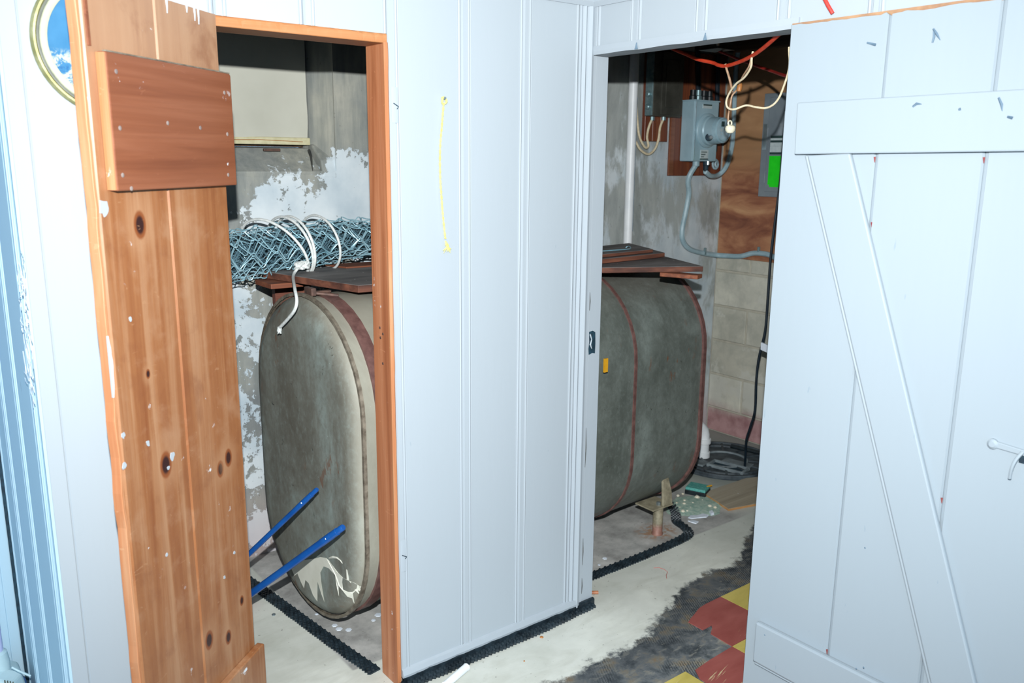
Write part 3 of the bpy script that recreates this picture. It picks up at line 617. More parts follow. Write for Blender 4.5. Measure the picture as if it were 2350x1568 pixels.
# ------------------------------------------------------------------ oil tank
PSI = -.056; AX = Vector((math.cos(PSI), -math.sin(PSI), 0)); CX = Vector((math.sin(PSI), math.cos(PSI), 0)); TC = Vector((-.765, .475, .593)); TW = .688; TH = 1.08; TL = 1.64
def obround(w_, h_, n=20, m=8):
    a = w_ / 2; s = h_ / 2 - a; o = []
    for i in range(n + 1): t = PI * i / n; o.append((a * math.cos(t), s + a * math.sin(t)))
    for i in range(1, m): o.append((-a, s - 2 * s * i / m))
    for i in range(n + 1): t = PI * i / n; o.append((-a * math.cos(t), -s - a * math.sin(t)))
    for i in range(1, m): o.append((a, -s + 2 * s * i / m))
    return o
def tring(l, inset): return [TC + AX * l + CX * a + Vector((0, 0, b)) for a, b in obround(TW - 2 * inset, TH - 2 * inset)]
tank = thing('oil_tank', 'large weathered grey steel oil tank lying along the closet', 'oil tank', (.05, .5, 0))
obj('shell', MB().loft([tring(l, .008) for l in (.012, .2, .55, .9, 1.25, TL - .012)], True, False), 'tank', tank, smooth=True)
def cap(l0, sgn):
    R = []
    for i in range(15):
        ins = .010 + .30 * (i / 14) ** 1.6; t = min(1, (ins - .010) / .062); R.append(tring(l0 - sgn * .036 * (1 - (1 - t) ** 2.4), ins))
    return MB().loft(R, True, True)
obj('end_cap', cap(.006, 1), 'tank_end', tank, smooth=True); obj('end_cap', cap(TL - .006, -1), 'tank_end', tank, smooth=True)
def band(l0, l1, ins, th=.004): return MB().loft([tring(l0, ins + th), tring(l0, ins), tring(l1, ins), tring(l1, ins + th)], True, False)
obj('rim', band(-.004, .007, -.003, .010), 'rim', tank, smooth=True); obj('rim', band(TL - .016, TL + .004, -.002, .012), 'maroon', tank, smooth=True)
for l in (.55, 1.20): obj('seam', band(l, l + .014, .003, .005), 'maroon', tank, smooth=True)
st = obj('steel_strap', band(.048, .088, .0, .008), 'maroon', tank, smooth=True)
# strap clamp on top
tp = TC + AX * .05 + Vector((0, 0, TH / 2 - .002))
m = MB(); m.box(tp + Vector((-.040, -.05, 0)), tp + Vector((-.024, .005, .024))); m.box(tp + Vector((-.026, -.012, .000)), tp + Vector((.045, .008, .007)))
m.tube([tp + Vector((-.03, -.035, .008)), tp + Vector((.045, -.060, -.004))], .006, 8)
obj('strap_clamp', m, 'iron', st, bevel=.002)
# support leg with bracket
def leg(c, s=1):
    L = obj('leg', MB().lathe([(.024, 0), (.024, .006), (.0215, .01), (.0215, .125)], (c[0], c[1], 0), (0, 0, 1), 16), 'leg', tank, smooth=True)
    m = MB(); m.box((c[0] - .062, c[1] - .028, .125), (c[0] + .060, c[1] + .075, .131)); obj('bracket_plate', m, 'leg', L, bevel=.001)
    m = MB(); m.prism([(.004, 0), (.060, 0), (.064, .05), (.052, .13), (.040, .136), (.024, .128)], lambda u, v, w_: (c[0] + u, c[1] - .024 + w_ + v * .22, .131 + v), 0, .010); obj('gusset', m, 'leg', L, bevel=.001)
    m = MB(); m.box((c[0] + .035, c[1] - .02, .131), (c[0] + .085, c[1] - .016, .19)); 
    obj('bolt', MB().lathe([(.010, 0), (.010, .012), (.006, .014)], (c[0], c[1], .131), (0, 0, 1), 6), 'steel', L); return L
leg((.690, .262)); leg((.70, .72)); leg((-.52, .22)); leg((-.52, .72))
# dried paint on the end cap
def capz(px, py):      # point of the cap face hit by the photo's ray
    d = ray(px, py); n = AX; p0 = TC - AX * .047; t = ((p0 - C0).dot(n)) / d.dot(n); return C0 + d * t
sp = [(335, 880), (360, 855), (400, 832), (440, 826), (480, 820), (510, 812), (545, 818), (575, 850), (610, 905), (640, 935), (668, 950), (664, 885), (672, 890), (684, 955), (720, 968), (745, 985), (772, 992), (748, 1000), (765, 1022), (735, 1012), (752, 1045), (722, 1015), (705, 1030), (718, 1108), (700, 1060), (672, 1050), (640, 1010), (620, 985), (622, 1050), (610, 1000), (598, 920), (560, 880), (530, 868), (510, 905), (515, 960), (535, 1085), (515, 1030), (493, 960), (492, 1080), (465, 1040), (440, 970), (420, 950), (412, 1000), (392, 960), (372, 910), (355, 925)]
m = MB(); P = [capz(540 + x / 2.6125, 968 + y / 2.6125) for x, y in sp]
def snap(p, off):
    # follow the cap's knuckle so that the paint lies on it
    r = p - TC; a = r.dot(CX); b = r.z; s = TH / 2 - TW / 2; bb = max(0, abs(b) - s); dist = TW / 2 - math.hypot(a, bb); ins = max(.012, dist); t = min(1, (ins - .010) / .062)
    l = .006 - .036 * (1 - (1 - t) ** 2.4); return TC + AX * (l - off) + CX * a + Vector((0, 0, b))
def onend(px, py, off):
    l = 0; d = ray(px, py)
    for _ in range(12):
        p0 = TC + AX * (l - off); q = C0 + d * ((p0 - C0).dot(AX) / d.dot(AX)); r = q - TC; a = r.dot(CX); b = r.z
        dist = TW / 2 - math.hypot(a, max(0, abs(b) - (TH / 2 - TW / 2))); t = min(1, (max(.011, dist) - .010) / .062); l = .5 * l + .5 * (.006 - .036 * (1 - (1 - t) ** 2.4))
    return q
Q = [(540 + x / 2.6125, 968 + y / 2.6125) for x, y in sp]; m.loft([[onend(*q, .0006) for q in Q], [onend(*q, .0024) for q in Q]]); obj('paint_splash', m, 'paint_spill', tank, label='dried white paint splash low on the tank end')
obj('paint_splash', MB().tube([onend(540 + x / 2.6125, 968 + y / 2.6125, .001) for x, y in ((562, 818), (585, 812), (610, 816), (630, 832), (642, 850))], [.002, .004, .003, .002, .001], 5), 'paint_spill', tank)
obj('paint_run', MB().tube([TC + AX * .07 + CX * (-TW / 2) + Vector((0, -.002, z)) for z in (-.08, -.12, -.16, -.175)], [.002, .004, .003, .001], 6), 'paint_spill', st)
obj('yellow_tape', MB().box((.238, .150, .797), (.256, .156, .848)), 'yellow', tank)

# ------------------------------------------------------------------ boards lying on the tank
def board(pts, z1, th, label, mat='board'):
    m = MB().prism([(p[0], p[1]) for p in pts], lambda u, v, w_: (u, v, w_), z1 - th, z1); return recentre(single('board', m, mat, label, 'board', bevel=.0015, seg=1))
zA = 1.163
a = onz(1614, 611, zA); b = onz(1388, 614, zA); e = onz(1528, 589, zA)
da = (a - b).normalized(); de = (e - a).normalized()
A0 = a; A1 = a - da * .62; A2 = A1 + Vector((0.08, .25, 0)); A3 = a + de * .36
board([A0, A1, A2 + Vector((-.02, .05, 0)), A3], zA, .021, 'brown board with reddish edge, lowest of the layers over the tank by the meter')
zB = 1.184
a = onz(1526, 580, zB); b = onz(1388, 594, zB); db = (a - b).normalized(); e = onz(1499, 573, zB); de2 = (e - a).normalized()
board([a, a - db * .60, a - db * .55 + Vector((.05, .22, 0)), a + de2 * .30], zB, .018, 'middle board of the layers over the tank near the meter, orange brown edge')
zC = 1.200
a = onz(1499, 572, zC); b = onz(1388, 583, zC); dc = (a - b).normalized()
board([a, a - dc * .50, a - dc * .45 + Vector((.05, .20, 0)), a + de2 * .26], zC, .013, 'topmost thin board over the tank, beside the white pipe')
# small offcut poking out below
p0 = onz(1612, 630, 1.140); board([p0, p0 + Vector((-.02, .05, 0)), p0 + Vector((-.03, .12, 0)), p0 + Vector((-.10, .12, 0)), p0 + Vector((-.045, -.015, 0))], 1.1415, .015, 'short orange brown offcut jutting out under the board corner', 'old_board_red')
# left board
zL = 1.163; a = onz(822, 655, zL); b = onz(640, 628, zL); dl = (b - a).normalized()
board([a, a + dl * .36, a + dl * .50, a + Vector((.75, .42, 0)), Vector((.20, .30, 0))], zL, .024, 'wide dusty grey board on the near end of the tank, under the wire roll')
zz = zL + .006
board([onz(795, 613, zz), onz(850, 612, zz) + Vector((.3, .02, 0)), onz(850, 612, zz) + Vector((.3, .12, 0)), onz(795, 613, zz) + Vector((-.03, .11, 0))], zz, .006, 'loose wooden sliver with orange edge beside the wire roll', 'old_board_red')
pb = recentre(single('board', MB().box((ony(632, 680, .90).x, .90, .02), (ony(632, 680, .90).x + .14, .93, 1.135)), 'old_board', 'dark plank standing upright between the tank and the back wall', 'board', bevel=.002))
recentre(single('wood_block', MB().box((-.775, .70, 1.120), (-.66, .84, 1.137)), 'old_board_red', 'small brown wood block under the left end of the dusty board', 'wood block', bevel=.002))
# bent wire lying on the top board
wz = zC + .003; recentre(single('wire_hook', MB().tube(smooth_path([onz(1360, 578, wz), onz(1400, 575, wz), onz(1440, 572, wz), onz(1447, 570, wz), onz(1445, 566, wz + .004), onz(1440, 566, wz + .008), onz(1436, 569, wz + .003)], 4), .0022, 6), 'galv', 'bent pale blue wire lying on the topmost board over the tank', 'wire', smooth=True))

# ------------------------------------------------------------------ rolled chain-link mesh
roll = thing('chain_link_roll', 'roll of galvanised chain-link mesh tied with white rope on the tank boards', 'wire mesh', (-.6, .83, 1.165))
def rc(x):       # centre and radii of the roll at x
    t = max(0, min(1, (-.45 - x) / .5)); return Vector((x, .845 + .01 * t, 1.256 - .048 * t)), .110, .080 + .026 * t
def roll_pt(x, s, rr):     # s angle, rr radius factor
    c, ry, rz = rc(x); k = .9 + .12 * mnoise.noise(Vector((x * 6, math.cos(s) * 1.5, math.sin(s) * 1.5)))
    return c + Vector((0, math.cos(s) * ry * rr * k, math.sin(s) * rz * rr * k))
mo = MB(); mi = MB(); x0, x1 = -1.18, -.02; NP = 76; s = 0; rr = 1.04
for p in range(NP):
    rad = .09 * rr; ds = .043 / rad; phase = p % 2; pts = []; n = int((x1 - x0) / .040)
    ex = random.uniform(-.02, .02)
    for k in range(n + 1):
        x = x0 + ex + .040 * k; a_ = s + ds * (.66 if (k + phase) % 2 else -.66) + random.uniform(-.14, .14)
        q = roll_pt(x, a_, rr * (1 + .04 * (1 if k % 2 else -1)) + random.uniform(-.035, .05) + .14 * mnoise.noise(Vector((x * 7, p * .7, 0)))); pts.append(q)
    # rounded knuckles
    P = []
    for i, q in enumerate(pts):
        if 0 < i < len(pts) - 1:
            c_ = rc(q.x)[0]; out = (q - Vector((q.x, c_.y, c_.z))).normalized()
            P += [q.lerp(pts[i - 1], .30) + out * .002, q.lerp(pts[i - 1], .10) + out * .006, q.lerp(pts[i + 1], .10) + out * .006, q.lerp(pts[i + 1], .30) + out * .002]
        else: P.append(q)
    (mo if rr > .72 else mi).tube(P, .0021, 5)
    s += ds * 1.0; rr -= .0092
obj('wire', mo, 'galv', roll, smooth=True, kind='stuff'); obj('wire', mi, 'wire_shaded', roll, smooth=True, kind='stuff')
# white rope: loops and hanging tail
rope = thing('white_rope', 'white cotton rope wound around the wire mesh roll with a hanging tail', 'rope', (-.62, .72, 1.17))
def loop(xa, xb, a0, a1, n=26, k=1.13):
    out = []
    for i in range(n + 1):
        t = i / n; a_ = a0 + (a1 - a0) * t; x = xa + (xb - xa) * (.5 - .5 * math.cos(PI * t)); c, ry, rz = rc(x); out.append(c + Vector((0, math.cos(a_) * ry * k, math.sin(a_) * rz * k)))
    return out
rp = obj('coil', MB().tube(loop(-.77, -.615, .20 * PI, 1.33 * PI, k=1.19), .0048, 8), 'rope', rope, smooth=True)
obj('coil', MB().tube(loop(-.67, -.605, .22 * PI, 1.33 * PI, k=1.22), .0048, 8), 'rope', rope, smooth=True)
obj('coil', MB().tube(loop(-.64, -.60, .25 * PI, 1.33 * PI, k=1.22), .0048, 8), 'rope', rope, smooth=True)
obj('coil', MB().tube(loop(-.545, -.50, .20 * PI, 1.45 * PI, k=1.19), .0045, 8), 'rope', rope, smooth=True)
kn = ony(692, 612, .72); m = MB()
for sd in range(3):
    m.tube(smooth_path([kn + Vector((.022 * math.cos(t * 1.3 + sd * 2), .012 * math.sin(t * 2 + sd), .010 * math.sin(t * 1.7 + sd) + .004)) for t in range(7)], 4), .0052, 7)
obj('knot', m, 'rope', rope, smooth=True)
tl = [ony(692, 614, .715), ony(682, 618, .70), ony(673, 634, .66), onx(676, 660, -.80), onx(681, 690, -.826), onx(676, 712, -.832), onx(660, 733, -.832), onx(642, 752, -.830)]
tail = smooth_path(tl, 6); obj('tail', MB().tube(tail, .0050, 8), 'rope', rope, smooth=True)
e = tail[-1]; m = MB().tube([e, e + Vector((0, .006, -.012))], [.0068, .0075], 8)
for k in range(6): m.tube([e, e + Vector((random.uniform(-.006, .006), .006 + random.uniform(-.006, .006), -.020))], .0012, 4)
obj('frayed_end', m, 'rope', rope)

# ------------------------------------------------------------------ blue poles leaning in the left doorway
def pole(p0, p1, r, label):
    d = (p1 - p0); base = p0 - d.normalized() * (p0.z / d.normalized().z - .01 / 1) if d.z > 0 else p0
    t = thing('blue_pole', label, 'pole', (base.x, base.y, 0)); L = d.normalized(); tip = p1
    obj('tube', MB().tube([base + L * .0, p0, p1 - L * .028], r, 14), 'blue', t, smooth=True)
    obj('end_cap', MB().tube([p1 - L * .028, p1 - L * .003, p1], [r * .86, r * .86, r * .7], 14), 'blue', t, smooth=True)
    obj('collar', MB().tube([p1 - L * .100, p1 - L * .055], r * 1.04, 14), 'blue', t, smooth=True)
    obj('worn_spot', MB().lathe([(.003, 0), (.002, .0008)], p1 - L * .075 + Vector((-.7, -.6, .35)).normalized() * r * 1.04, (-.7, -.6, .35), 7), 'rag', t)
pole(onx(568, 1275, -.98), onx(728, 1123, -.835), .0085, 'thin dark blue metal pole, the upper of the pair by the tank end')
pole(onx(577, 1362, -1.0), onx(788, 1210, -.832), .0115, 'thicker dark blue metal pole, the lower of the pair by the tank end')

# ------------------------------------------------------------------ dimpled drainage strips
def strip(path, wd, label, z=.006, dens=.014, seed=0, scallop=True):
    P = smooth_path([Vector((x, y, 0)) for x, y in path], 8); dist = [0]
    for i in range(1, len(P)): dist.append(dist[-1] + (P[i] - P[i - 1]).length)
    def at(d):
        for i in range(1, len(P)):
            if dist[i] >= d: t = (d - dist[i - 1]) / max(1e-6, dist[i] - dist[i - 1]); T = (P[i] - P[i - 1]).normalized(); return P[i - 1].lerp(P[i], t), Vector((-T.y, T.x, 0)), T
        T = (P[-1] - P[-2]).normalized(); return P[-1], Vector((-T.y, T.x, 0)), T
    n = int(dist[-1] / (dens / 2)); rings = []
    for i in range(n + 1):
        p, nn, T = at(dist[-1] * i / n); e = (.004 if i % 2 else -.002) if scallop else 0; e += .003 * mnoise.noise(p * 20)
        rings.append([p + nn * (wd / 2) + Vector((0, 0, .0)), p + nn * (wd / 2) + Vector((0, 0, z)), p - nn * (wd / 2 + e) + Vector((0, 0, z * .7)), p - nn * (wd / 2 + e)])
    t = thing('drainage_strip', label, 'drainage strip', (P[0].x, P[0].y, 0)); obj('membrane', MB().loft(rings), 'membrane', t)
    m = MB(); k = 0; nrow = max(2, int(wd / .012)); d = dens / 2
    while d < dist[-1]:
        p, nn, T = at(d)
        for j in range(nrow):
            c = p + nn * (wd * ((j + .5 + (.25 if k % 2 else -.25)) / nrow - .5)) + Vector((0, 0, z * .85)); r0 = .0044; r1 = .0026
            m.add([c + T * r0 + nn * r0, c - T * r0 + nn * r0, c - T * r0 - nn * r0, c + T * r0 - nn * r0] + [c + T * r1 * sx + nn * r1 * sy + Vector((0, 0, .006)) for sx, sy in ((1, 1), (-1, 1), (-1, -1), (1, -1))], [(0, 1, 5, 4), (1, 2, 6, 5), (2, 3, 7, 6), (3, 0, 4, 7), (4, 5, 6, 7)])
        d += dens; k += 1
    obj('dimples', m, 'membrane', t, kind='stuff'); return t
strip([(-.86, .98), (-.842, .88), (-.815, .66), (-.785, .40), (-.762, .22), (-.745, .105)], .040, 'black dimpled drainage strip on the floor in front of the tank end')
strip([(-.68, .150), (-.3, .155), (.2, .150), (.45, .150), (.70, .158), (.79, .178), (.825, .225), (.845, .29), (.90, .345), (.945, .40), (.98, .47)], .042, 'black dimpled drainage strip curving around the tank leg')
t = strip([(-.735, -.020), (-.5, -.018), (-.2, -.020), (.062, -.006)], .032, 'black dimpled drainage strip along the foot of the beaded wall', z=.014)
obj('upstand', ragged_box((-.71, -.010, 0), (.070, .001, .030), 'x', .006, 8, 80), 'membrane', t)

# ------------------------------------------------------------------ vinyl floor tiles (9 inch grid)
ft = thing('tile_field', 'worn red and yellow checkered vinyl tiles on the floor by the right door', 'floor tiles', (.3, -.6, 0))
GX = .022; GY = -.2425; S = .2286
cache = {}
def tile_mesh(col, pts, key):
    if key not in cache:
        m = MB().prism(pts, lambda u, v, w_: (u, v, w_), 0, .0028); o = obj('tile', m, col, ft); cache[key] = o.data; return o
    o = bpy.data.objects.new('tile', cache[key]); COL.objects.link(o); o.parent = ft; return o
e_ = .0009; full = [(e_, e_), (S - e_, e_), (S - e_, S - e_), (e_, S - e_)]
for i in range(-9, 6):
    for j in range(1, 12):
        x = GX + i * S; y = GY - j * S
        if i <= 0 and j <= 1: continue
        if (i == -1 and j == 2): pass
        if i < 0 and j <= 1: continue
        if i < -1 and j < 4 + (-i) // 3: continue
        if x > .068 - S and x < .07 and y < -.95 and False: continue
        if i >= 4 and j < 2: continue
        if j == 1 and i in (1,): # the red tile with broken edge: x .251-.479
            pts = [(.052, S - .004), (S - e_, S - e_), (S - e_, e_), (.100, e_), (.092, .022), (.085, .035), (.072, .030), (.062, e_ + .001), (.002, e_), (.006, .045), (.020, .105), (.016, .130)]
            pts = [(e_, .002), (.020, S * .45), (.045, S - .045), (.085, S - .012), (.12, S - e_), (S - e_, S - e_), (S - e_, e_), (.120, e_), (.113, .020), (.106, .036), (.096, .022), (.072, .002)]
            L4 = lambda a_, b_: (lambda q: (min(S - e_, max(e_, q.x - GX - S)), min(S - e_, max(e_, q.y - GY + S))))(onz(1300 + a_ / 4.896, 1300 + b_ / 4.896, .0028))
            pts = [(e_, e_), (S - e_, e_), (S - e_, S - e_), L4(1560, 425), L4(1490, 470), L4(1440, 535), L4(1400, 580), L4(1358, 630), L4(1500, 706), L4(1525, 714), L4(1575, 690), L4(1628, 660), L4(1638, 690), L4(1620, 755)]
            o = tile_mesh('tile_red', pts, 'broken')
        elif j == 2 and i == 0:
            pts = [(e_, e_), (S - e_, e_), (S - e_, S - e_), (.11, S - .006), (.03, S - .014), (e_ + .006, S - .05)]
            o = tile_mesh('tile_red', pts, 'chipped')
        else:
            red = (i + j) % 2 == 0; o = tile_mesh('tile_red' if red else 'tile_yellow', full, 'r' if red else 'y')
        # tiles end at walls
        o.location = Vector((x, y, 0)) - Vector(ft.location)
        if x + S > 1.99: bpy.data.objects.remove(o)

# ------------------------------------------------------------------ sump, pipe and cable
SCN = Vector((1.63, .655, 0)); sp_ = thing('sump_lid', 'round black ribbed sump pit lid on the floor in the far corner', 'sump lid', SCN)
obj('lid_disc', MB().lathe([(.272, 0), (.275, .006), (.268, .014), (.255, .012), (.25, .010), (.0001, .010)], SCN, n=48), 'sump', sp_, smooth=True)
for r_, h_ in ((.262, .022), (.215, .018), (.120, .018)):
    obj('ring_rib', MB().lathe([(r_ - .008, .008), (r_ - .006, h_), (r_ + .002, h_), (r_ + .004, .008)], SCN, n=48, cap=False), 'sump' if r_ > .2 else 'sump_l', sp_)
for k in range(12):
    a_ = k * PI / 6 + .2; d_ = Vector((math.cos(a_), math.sin(a_), 0)); q = Vector((-d_.y, d_.x, 0)) * .006
    A_ = SCN + d_ * .125; B_ = SCN + d_ * .255; obj('rib', MB().loft([[A_ + q, A_ - q, B_ - q, B_ + q], [p + Vector((0, 0, .017)) for p in (A_ + q, A_ - q, B_ - q, B_ + q)]]), 'sump', sp_)
# slot with raised frame
sa = onz(1635, 1062, .02); sb = onz(1708, 1080, .02); sd_ = (sb - sa).normalized(); sn = Vector((-sd_.y, sd_.x, 0))
def srect(l0, l1, n0, n1, z0, z1): 
    q = [sa + sd_ * l + sn * n_ for l, n_ in ((l0, n0), (l1, n0), (l1, n1), (l0, n1))]; return MB().loft([[Vector((p.x, p.y, z0)) for p in q], [Vector((p.x, p.y, z1)) for p in q]])
LL = (sb - sa).length
obj('slot', srect(0, LL, -.035, .035, .011, .0125), 'hole', sp_)
for a4 in ((-.012, LL + .012, -.047, -.035), (-.012, LL + .012, .035, .047), (-.012, 0, -.035, .035), (LL, LL + .012, -.035, .035)): obj('slot_frame', srect(*a4, .010, .026), 'sump_l', sp_, bevel=.002, seg=1)
obj('flat_pad', srect(.02, LL, .06, .12, .010, .020), 'sump_l', sp_, bevel=.003)
obj('flat_pad', srect(-.10, -.02, -.07, .0, .010, .020), 'sump_l', sp_, bevel=.003)
single('black_bar', MB().tube([onz(1678, 1024, .03), onz(1745, 1040, .03)], .012, 8), 'black', 'short black bar lying at the back of the sump lid', 'bar', smooth=True)
pv = thing('drain_pipe', 'short white plastic pipe with elbow rising from the sump lid behind the tank', 'pipe', (1.575, .752, 0))
obj('riser', MB().lathe([(.030, .008), (.030, .10)], (1.575, .752, 0), n=20), 'pvc', pv, smooth=True)
obj('coupling', MB().lathe([(.036, .088), (.038, .09), (.038, .112), (.036, .114)], (1.575, .752, 0), n=20), 'pvc', pv, smooth=True); obj('coupling', MB().lathe([(.034, .010), (.036, .012), (.036, .04), (.034, .042)], (1.575, .752, 0), n=20), 'pvc', pv, smooth=True)
obj('elbow', MB().tube([(1.575, .752, .11), (1.575, .752, .135), (1.568, .755, .16), (1.548, .762, .182), (1.51, .775, .192), (1.40, .82, .195)], .030, 16), 'pvc', pv, smooth=True)
cab = thing('black_cable', 'long black cable hanging from the ceiling down into the sump lid', 'cable', (1.607, .499, 0))
cp = [onx(1818, 120, 1.5), onx(1812, 180, 1.5), onx(1800, 300, 1.5), onx(1790, 420, 1.5), onx(1776, 530, 1.5), onx(1768, 600, 1.5), onx(1762, 690, 1.5), onx(1756, 760, 1.5), onx(1742, 820, 1.5), onx(1736, 870, 1.5), onx(1733, 940, 1.51), onx(1722, 980, 1.53), onx(1713, 1010, 1.55), onx(1711, 1045, 1.58), Vector((1.605, .505, .02))]
obj('cord', MB().tube(smooth_path(cp, 5), .0062, 8), 'blackr', cab, smooth=True)
t1 = onx(1747, 794, 1.49); t2 = onx(1800, 818, 1.49)
d_ = (t2 - t1); obj('plug_tag', MB().loft([[t1 + Vector((-.006, 0, z)) for z in (-.018, .018)] + [t1 + Vector((.006, 0, z)) for z in (.018, -.018)], [t2 + Vector((-.006, 0, z)) for z in (-.018, .018)] + [t2 + Vector((.006, 0, z)) for z in (.018, -.018)]]), 'rag', cab, bevel=.002, label='white tag clipped to the cable')

# ------------------------------------------------------------------ electrical things on the back wall
PX = ony(1447, 380, 1.035).x
def wall_pipe(): return MB().tube([(PX, 1.035, 0), (PX, 1.035, 2.25)], .023, 16)
pp = thing('vertical_pipe', 'white plastic pipe running up the back wall beside the fuse box', 'pipe', (PX, 1.035, 0)); obj('pipe', wall_pipe(), 'pvc', pp, smooth=True)
obj('print_line', MB().box((PX + .008, 1.0125, 1.2), (PX + .010, 1.0145, 1.85)), 'scuff', pp)
bb = thing('backing_board', 'brown wooden board on the wall behind the fuse box', 'board', (1.44, 1.07, 1.64)); 
for x in (1.35, 1.407, 1.464): obj('slat', MB().box((x, 1.055, 1.645), (x + .055, 1.078, 2.1)), 'ply_brown', bb, bevel=.002, seg=1)
fb = thing('fuse_box', 'dark olive steel fuse box with two cables below', 'electrical box', (1.45, 1.02, 1.765))
obj('case', MB().box((1.345, 1.0, 1.765), (1.555, 1.054, 2.08)), 'olive', fb, bevel=.003)
obj('cover', MB().box((1.395, .992, 1.775), (1.55, 1.0, 2.075)), 'olive', fb, bevel=.002); obj('cover_panel', MB().box((1.42, .988, 1.81), (1.525, .993, 2.04)), 'olive', fb, bevel=.003)
obj('side_plate', MB().box((1.338, 1.002, 1.768), (1.345, 1.05, 2.07)), 'galvbox', fb, bevel=.002)
for z in (1.81, 1.87): obj('knockout', MB().lathe([(.014, 0), (.014, .010), (.009, .014)], (1.338, 1.026, z), (-1, 0, 0), 12), 'galvbox', fb, smooth=True)
def cable(name, pts, r, mat, label, cat, k=6, loc=None):
    P = smooth_path(pts, k); return recentre(single(name, MB().tube(P, r, 8), mat, label, cat, smooth=True))
Yb = 1.045
for xy in ((1497, 270), (1523, 270)):
    p = ony(*xy, 1.03); obj('connector', MB().lathe([(.011, -.014), (.011, .004)], p, (0, 0, 1), 10), 'galvbox', fb, smooth=True)
cable('white_cable', [ony(1497, 272, 1.03), ony(1489, 292, 1.03), ony(1485, 315, Yb), ony(1488, 335, Yb), ony(1480, 338, Yb), ony(1468, 315, Yb), ony(1463, 280, Yb), ony(1461, 240, Yb), ony(1462, 200, Yb), ony(1464, 150, Yb)], .006, 'tan_cord', 'pale cable looping from the left connector of the fuse box up the wall', 'cable')
cable('white_cable', [ony(1523, 272, 1.03), ony(1515, 292, 1.03), ony(1511, 320, Yb), ony(1503, 342, Yb), ony(1488, 354, Yb), ony(1470, 344, Yb), ony(1459, 325, Yb)], .006, 'tan_cord', 'pale cable looping from the right connector of the fuse box behind the white pipe', 'cable')
mbb = thing('backing_board', 'reddish brown wooden board behind the grey meter box', 'board', (1.76, 1.07, 1.47))
obj('panel', MB().box((1.555, 1.066, 1.472), (1.975, 1.08, 2.1)), 'ply_brown', mbb, bevel=.002); obj('side_strip', MB().box((1.545, 1.058, 1.475), (1.580, 1.068, 2.1)), 'pine_dark', mbb, bevel=.003)
mt = thing('electric_meter', 'blue-grey electric meter box with round glass meter', 'electric meter', (1.72, 1.02, 1.547))
obj('case', MB().box((1.630, .978, 1.547), (1.823, 1.066, 1.853)), 'grey_metal', mt, bevel=.006)
obj('front_fold', MB().box((1.638, .9765, 1.552), (1.643, .979, 1.848)), 'steel', mt); obj('top_lip', MB().box((1.626, .974, 1.850), (1.827, 1.066, 1.857)), 'grey_metal', mt, bevel=.002)
mc = Vector((1.735, .978, 1.704))
obj('base_ring', MB().lathe([(.088, 0), (.088, .006), (.082, .012), (.076, .014)], mc, (0, -1, 0), 36), 'grey_metal', mt, smooth=True)
obj('meter_body', MB().lathe([(.076, .010), (.074, .03), (.068, .036), (.0665, .085)], mc, (0, -1, 0), 36), 'grey_metal', mt, smooth=True)
gl = obj('glass_cover', MB().lathe([(.066, .084), (.064, .104), (.056, .110), (.052, .106), (.0001, .104)], mc, (0, -1, 0), 36), 'glass', mt, smooth=True)
obj('register', MB().box((1.718, .871, 1.722), (1.742, .8735, 1.748)), 'label_dark', gl)
for k in range(5):
    a_ = k * 1.26; obj('dial', MB().lathe([(.009, 0), (.009, .002)], mc + Vector((.022 * math.cos(a_) + .004, -.103, .022 * math.sin(a_) - .012)), (0, -1, 0), 12), 'label', gl)
obj('seal', MB().lathe([(.012, 0), (.012, .012), (.008, .018)], mc + Vector((-.055, -.07, -.035)), (-.6, -.8, 0), 12), 'steel', mt, smooth=True); obj('seal', MB().lathe([(.020, 0), (.018, .004)], mc + Vector((-.056, -.062, -.035)), (-.6, -.8, 0), 14), 'hole', mt)
lb = obj('label_plate', MB().box((1.690, .975, 1.562), (1.752, .978, 1.606)), 'label', mt)
for k in range(3): obj('print', MB().box((1.695, .9742, 1.569 + k * .012), (1.705 + .012 * (k + 1), .975, 1.573 + k * .012)), 'label_dark', lb)
obj('label_base', MB().box((1.690, .9745, 1.556), (1.752, .978, 1.562)), 'label_dark', lb)
lb = obj('label_plate', MB().box((1.690, .975, 1.815), (1.762, .978, 1.836)), 'label', mt); obj('print', MB().box((1.692, .9742, 1.829), (1.760, .975, 1.836)), 'label_dark', lb)
for x in (1.66, 1.70, 1.745, 1.79): obj('top_connector', MB().lathe([(.020, 0), (.020, .02), (.016, .024), (.016, .05)], (x, 1.02, 1.857), (0, 0, 1), 12), 'black' if x != 1.70 else 'galvbox', mt, smooth=True)
obj('bottom_connector', MB().lathe([(.019, 0), (.019, -.022), (.015, -.026)], (1.688, 1.0, 1.547), (0, 0, 1), 12), 'grey_pipe', mt, smooth=True)
obj('bottom_connector', MB().lathe([(.016, 0), (.016, -.02), (.014, -.022), (.014, -.055)], (1.762, .995, 1.547), (0, 0, 1), 12), 'hole', mt, smooth=True)
obj('lock', MB().lathe([(.011, 0), (.011, -.018)], (1.765, .985, 1.548), (0, 0, 1), 10), 'steel', mt, smooth=True)
cable('service_cable', [(1.70, 1.02, 1.90), (1.70, 1.03, 2.0), (1.69, 1.04, 2.2)], .014, 'blackr', 'thick black service cable rising from the meter top', 'cable')
cable('service_cable', [(1.89, 1.046, 1.60), (1.895, 1.048, 1.75), (1.885, 1.048, 1.95), (1.87, 1.048, 2.2)], .013, 'blackr', 'thick black service cable running down the wall right of the meter', 'cable')
Yc = 1.05
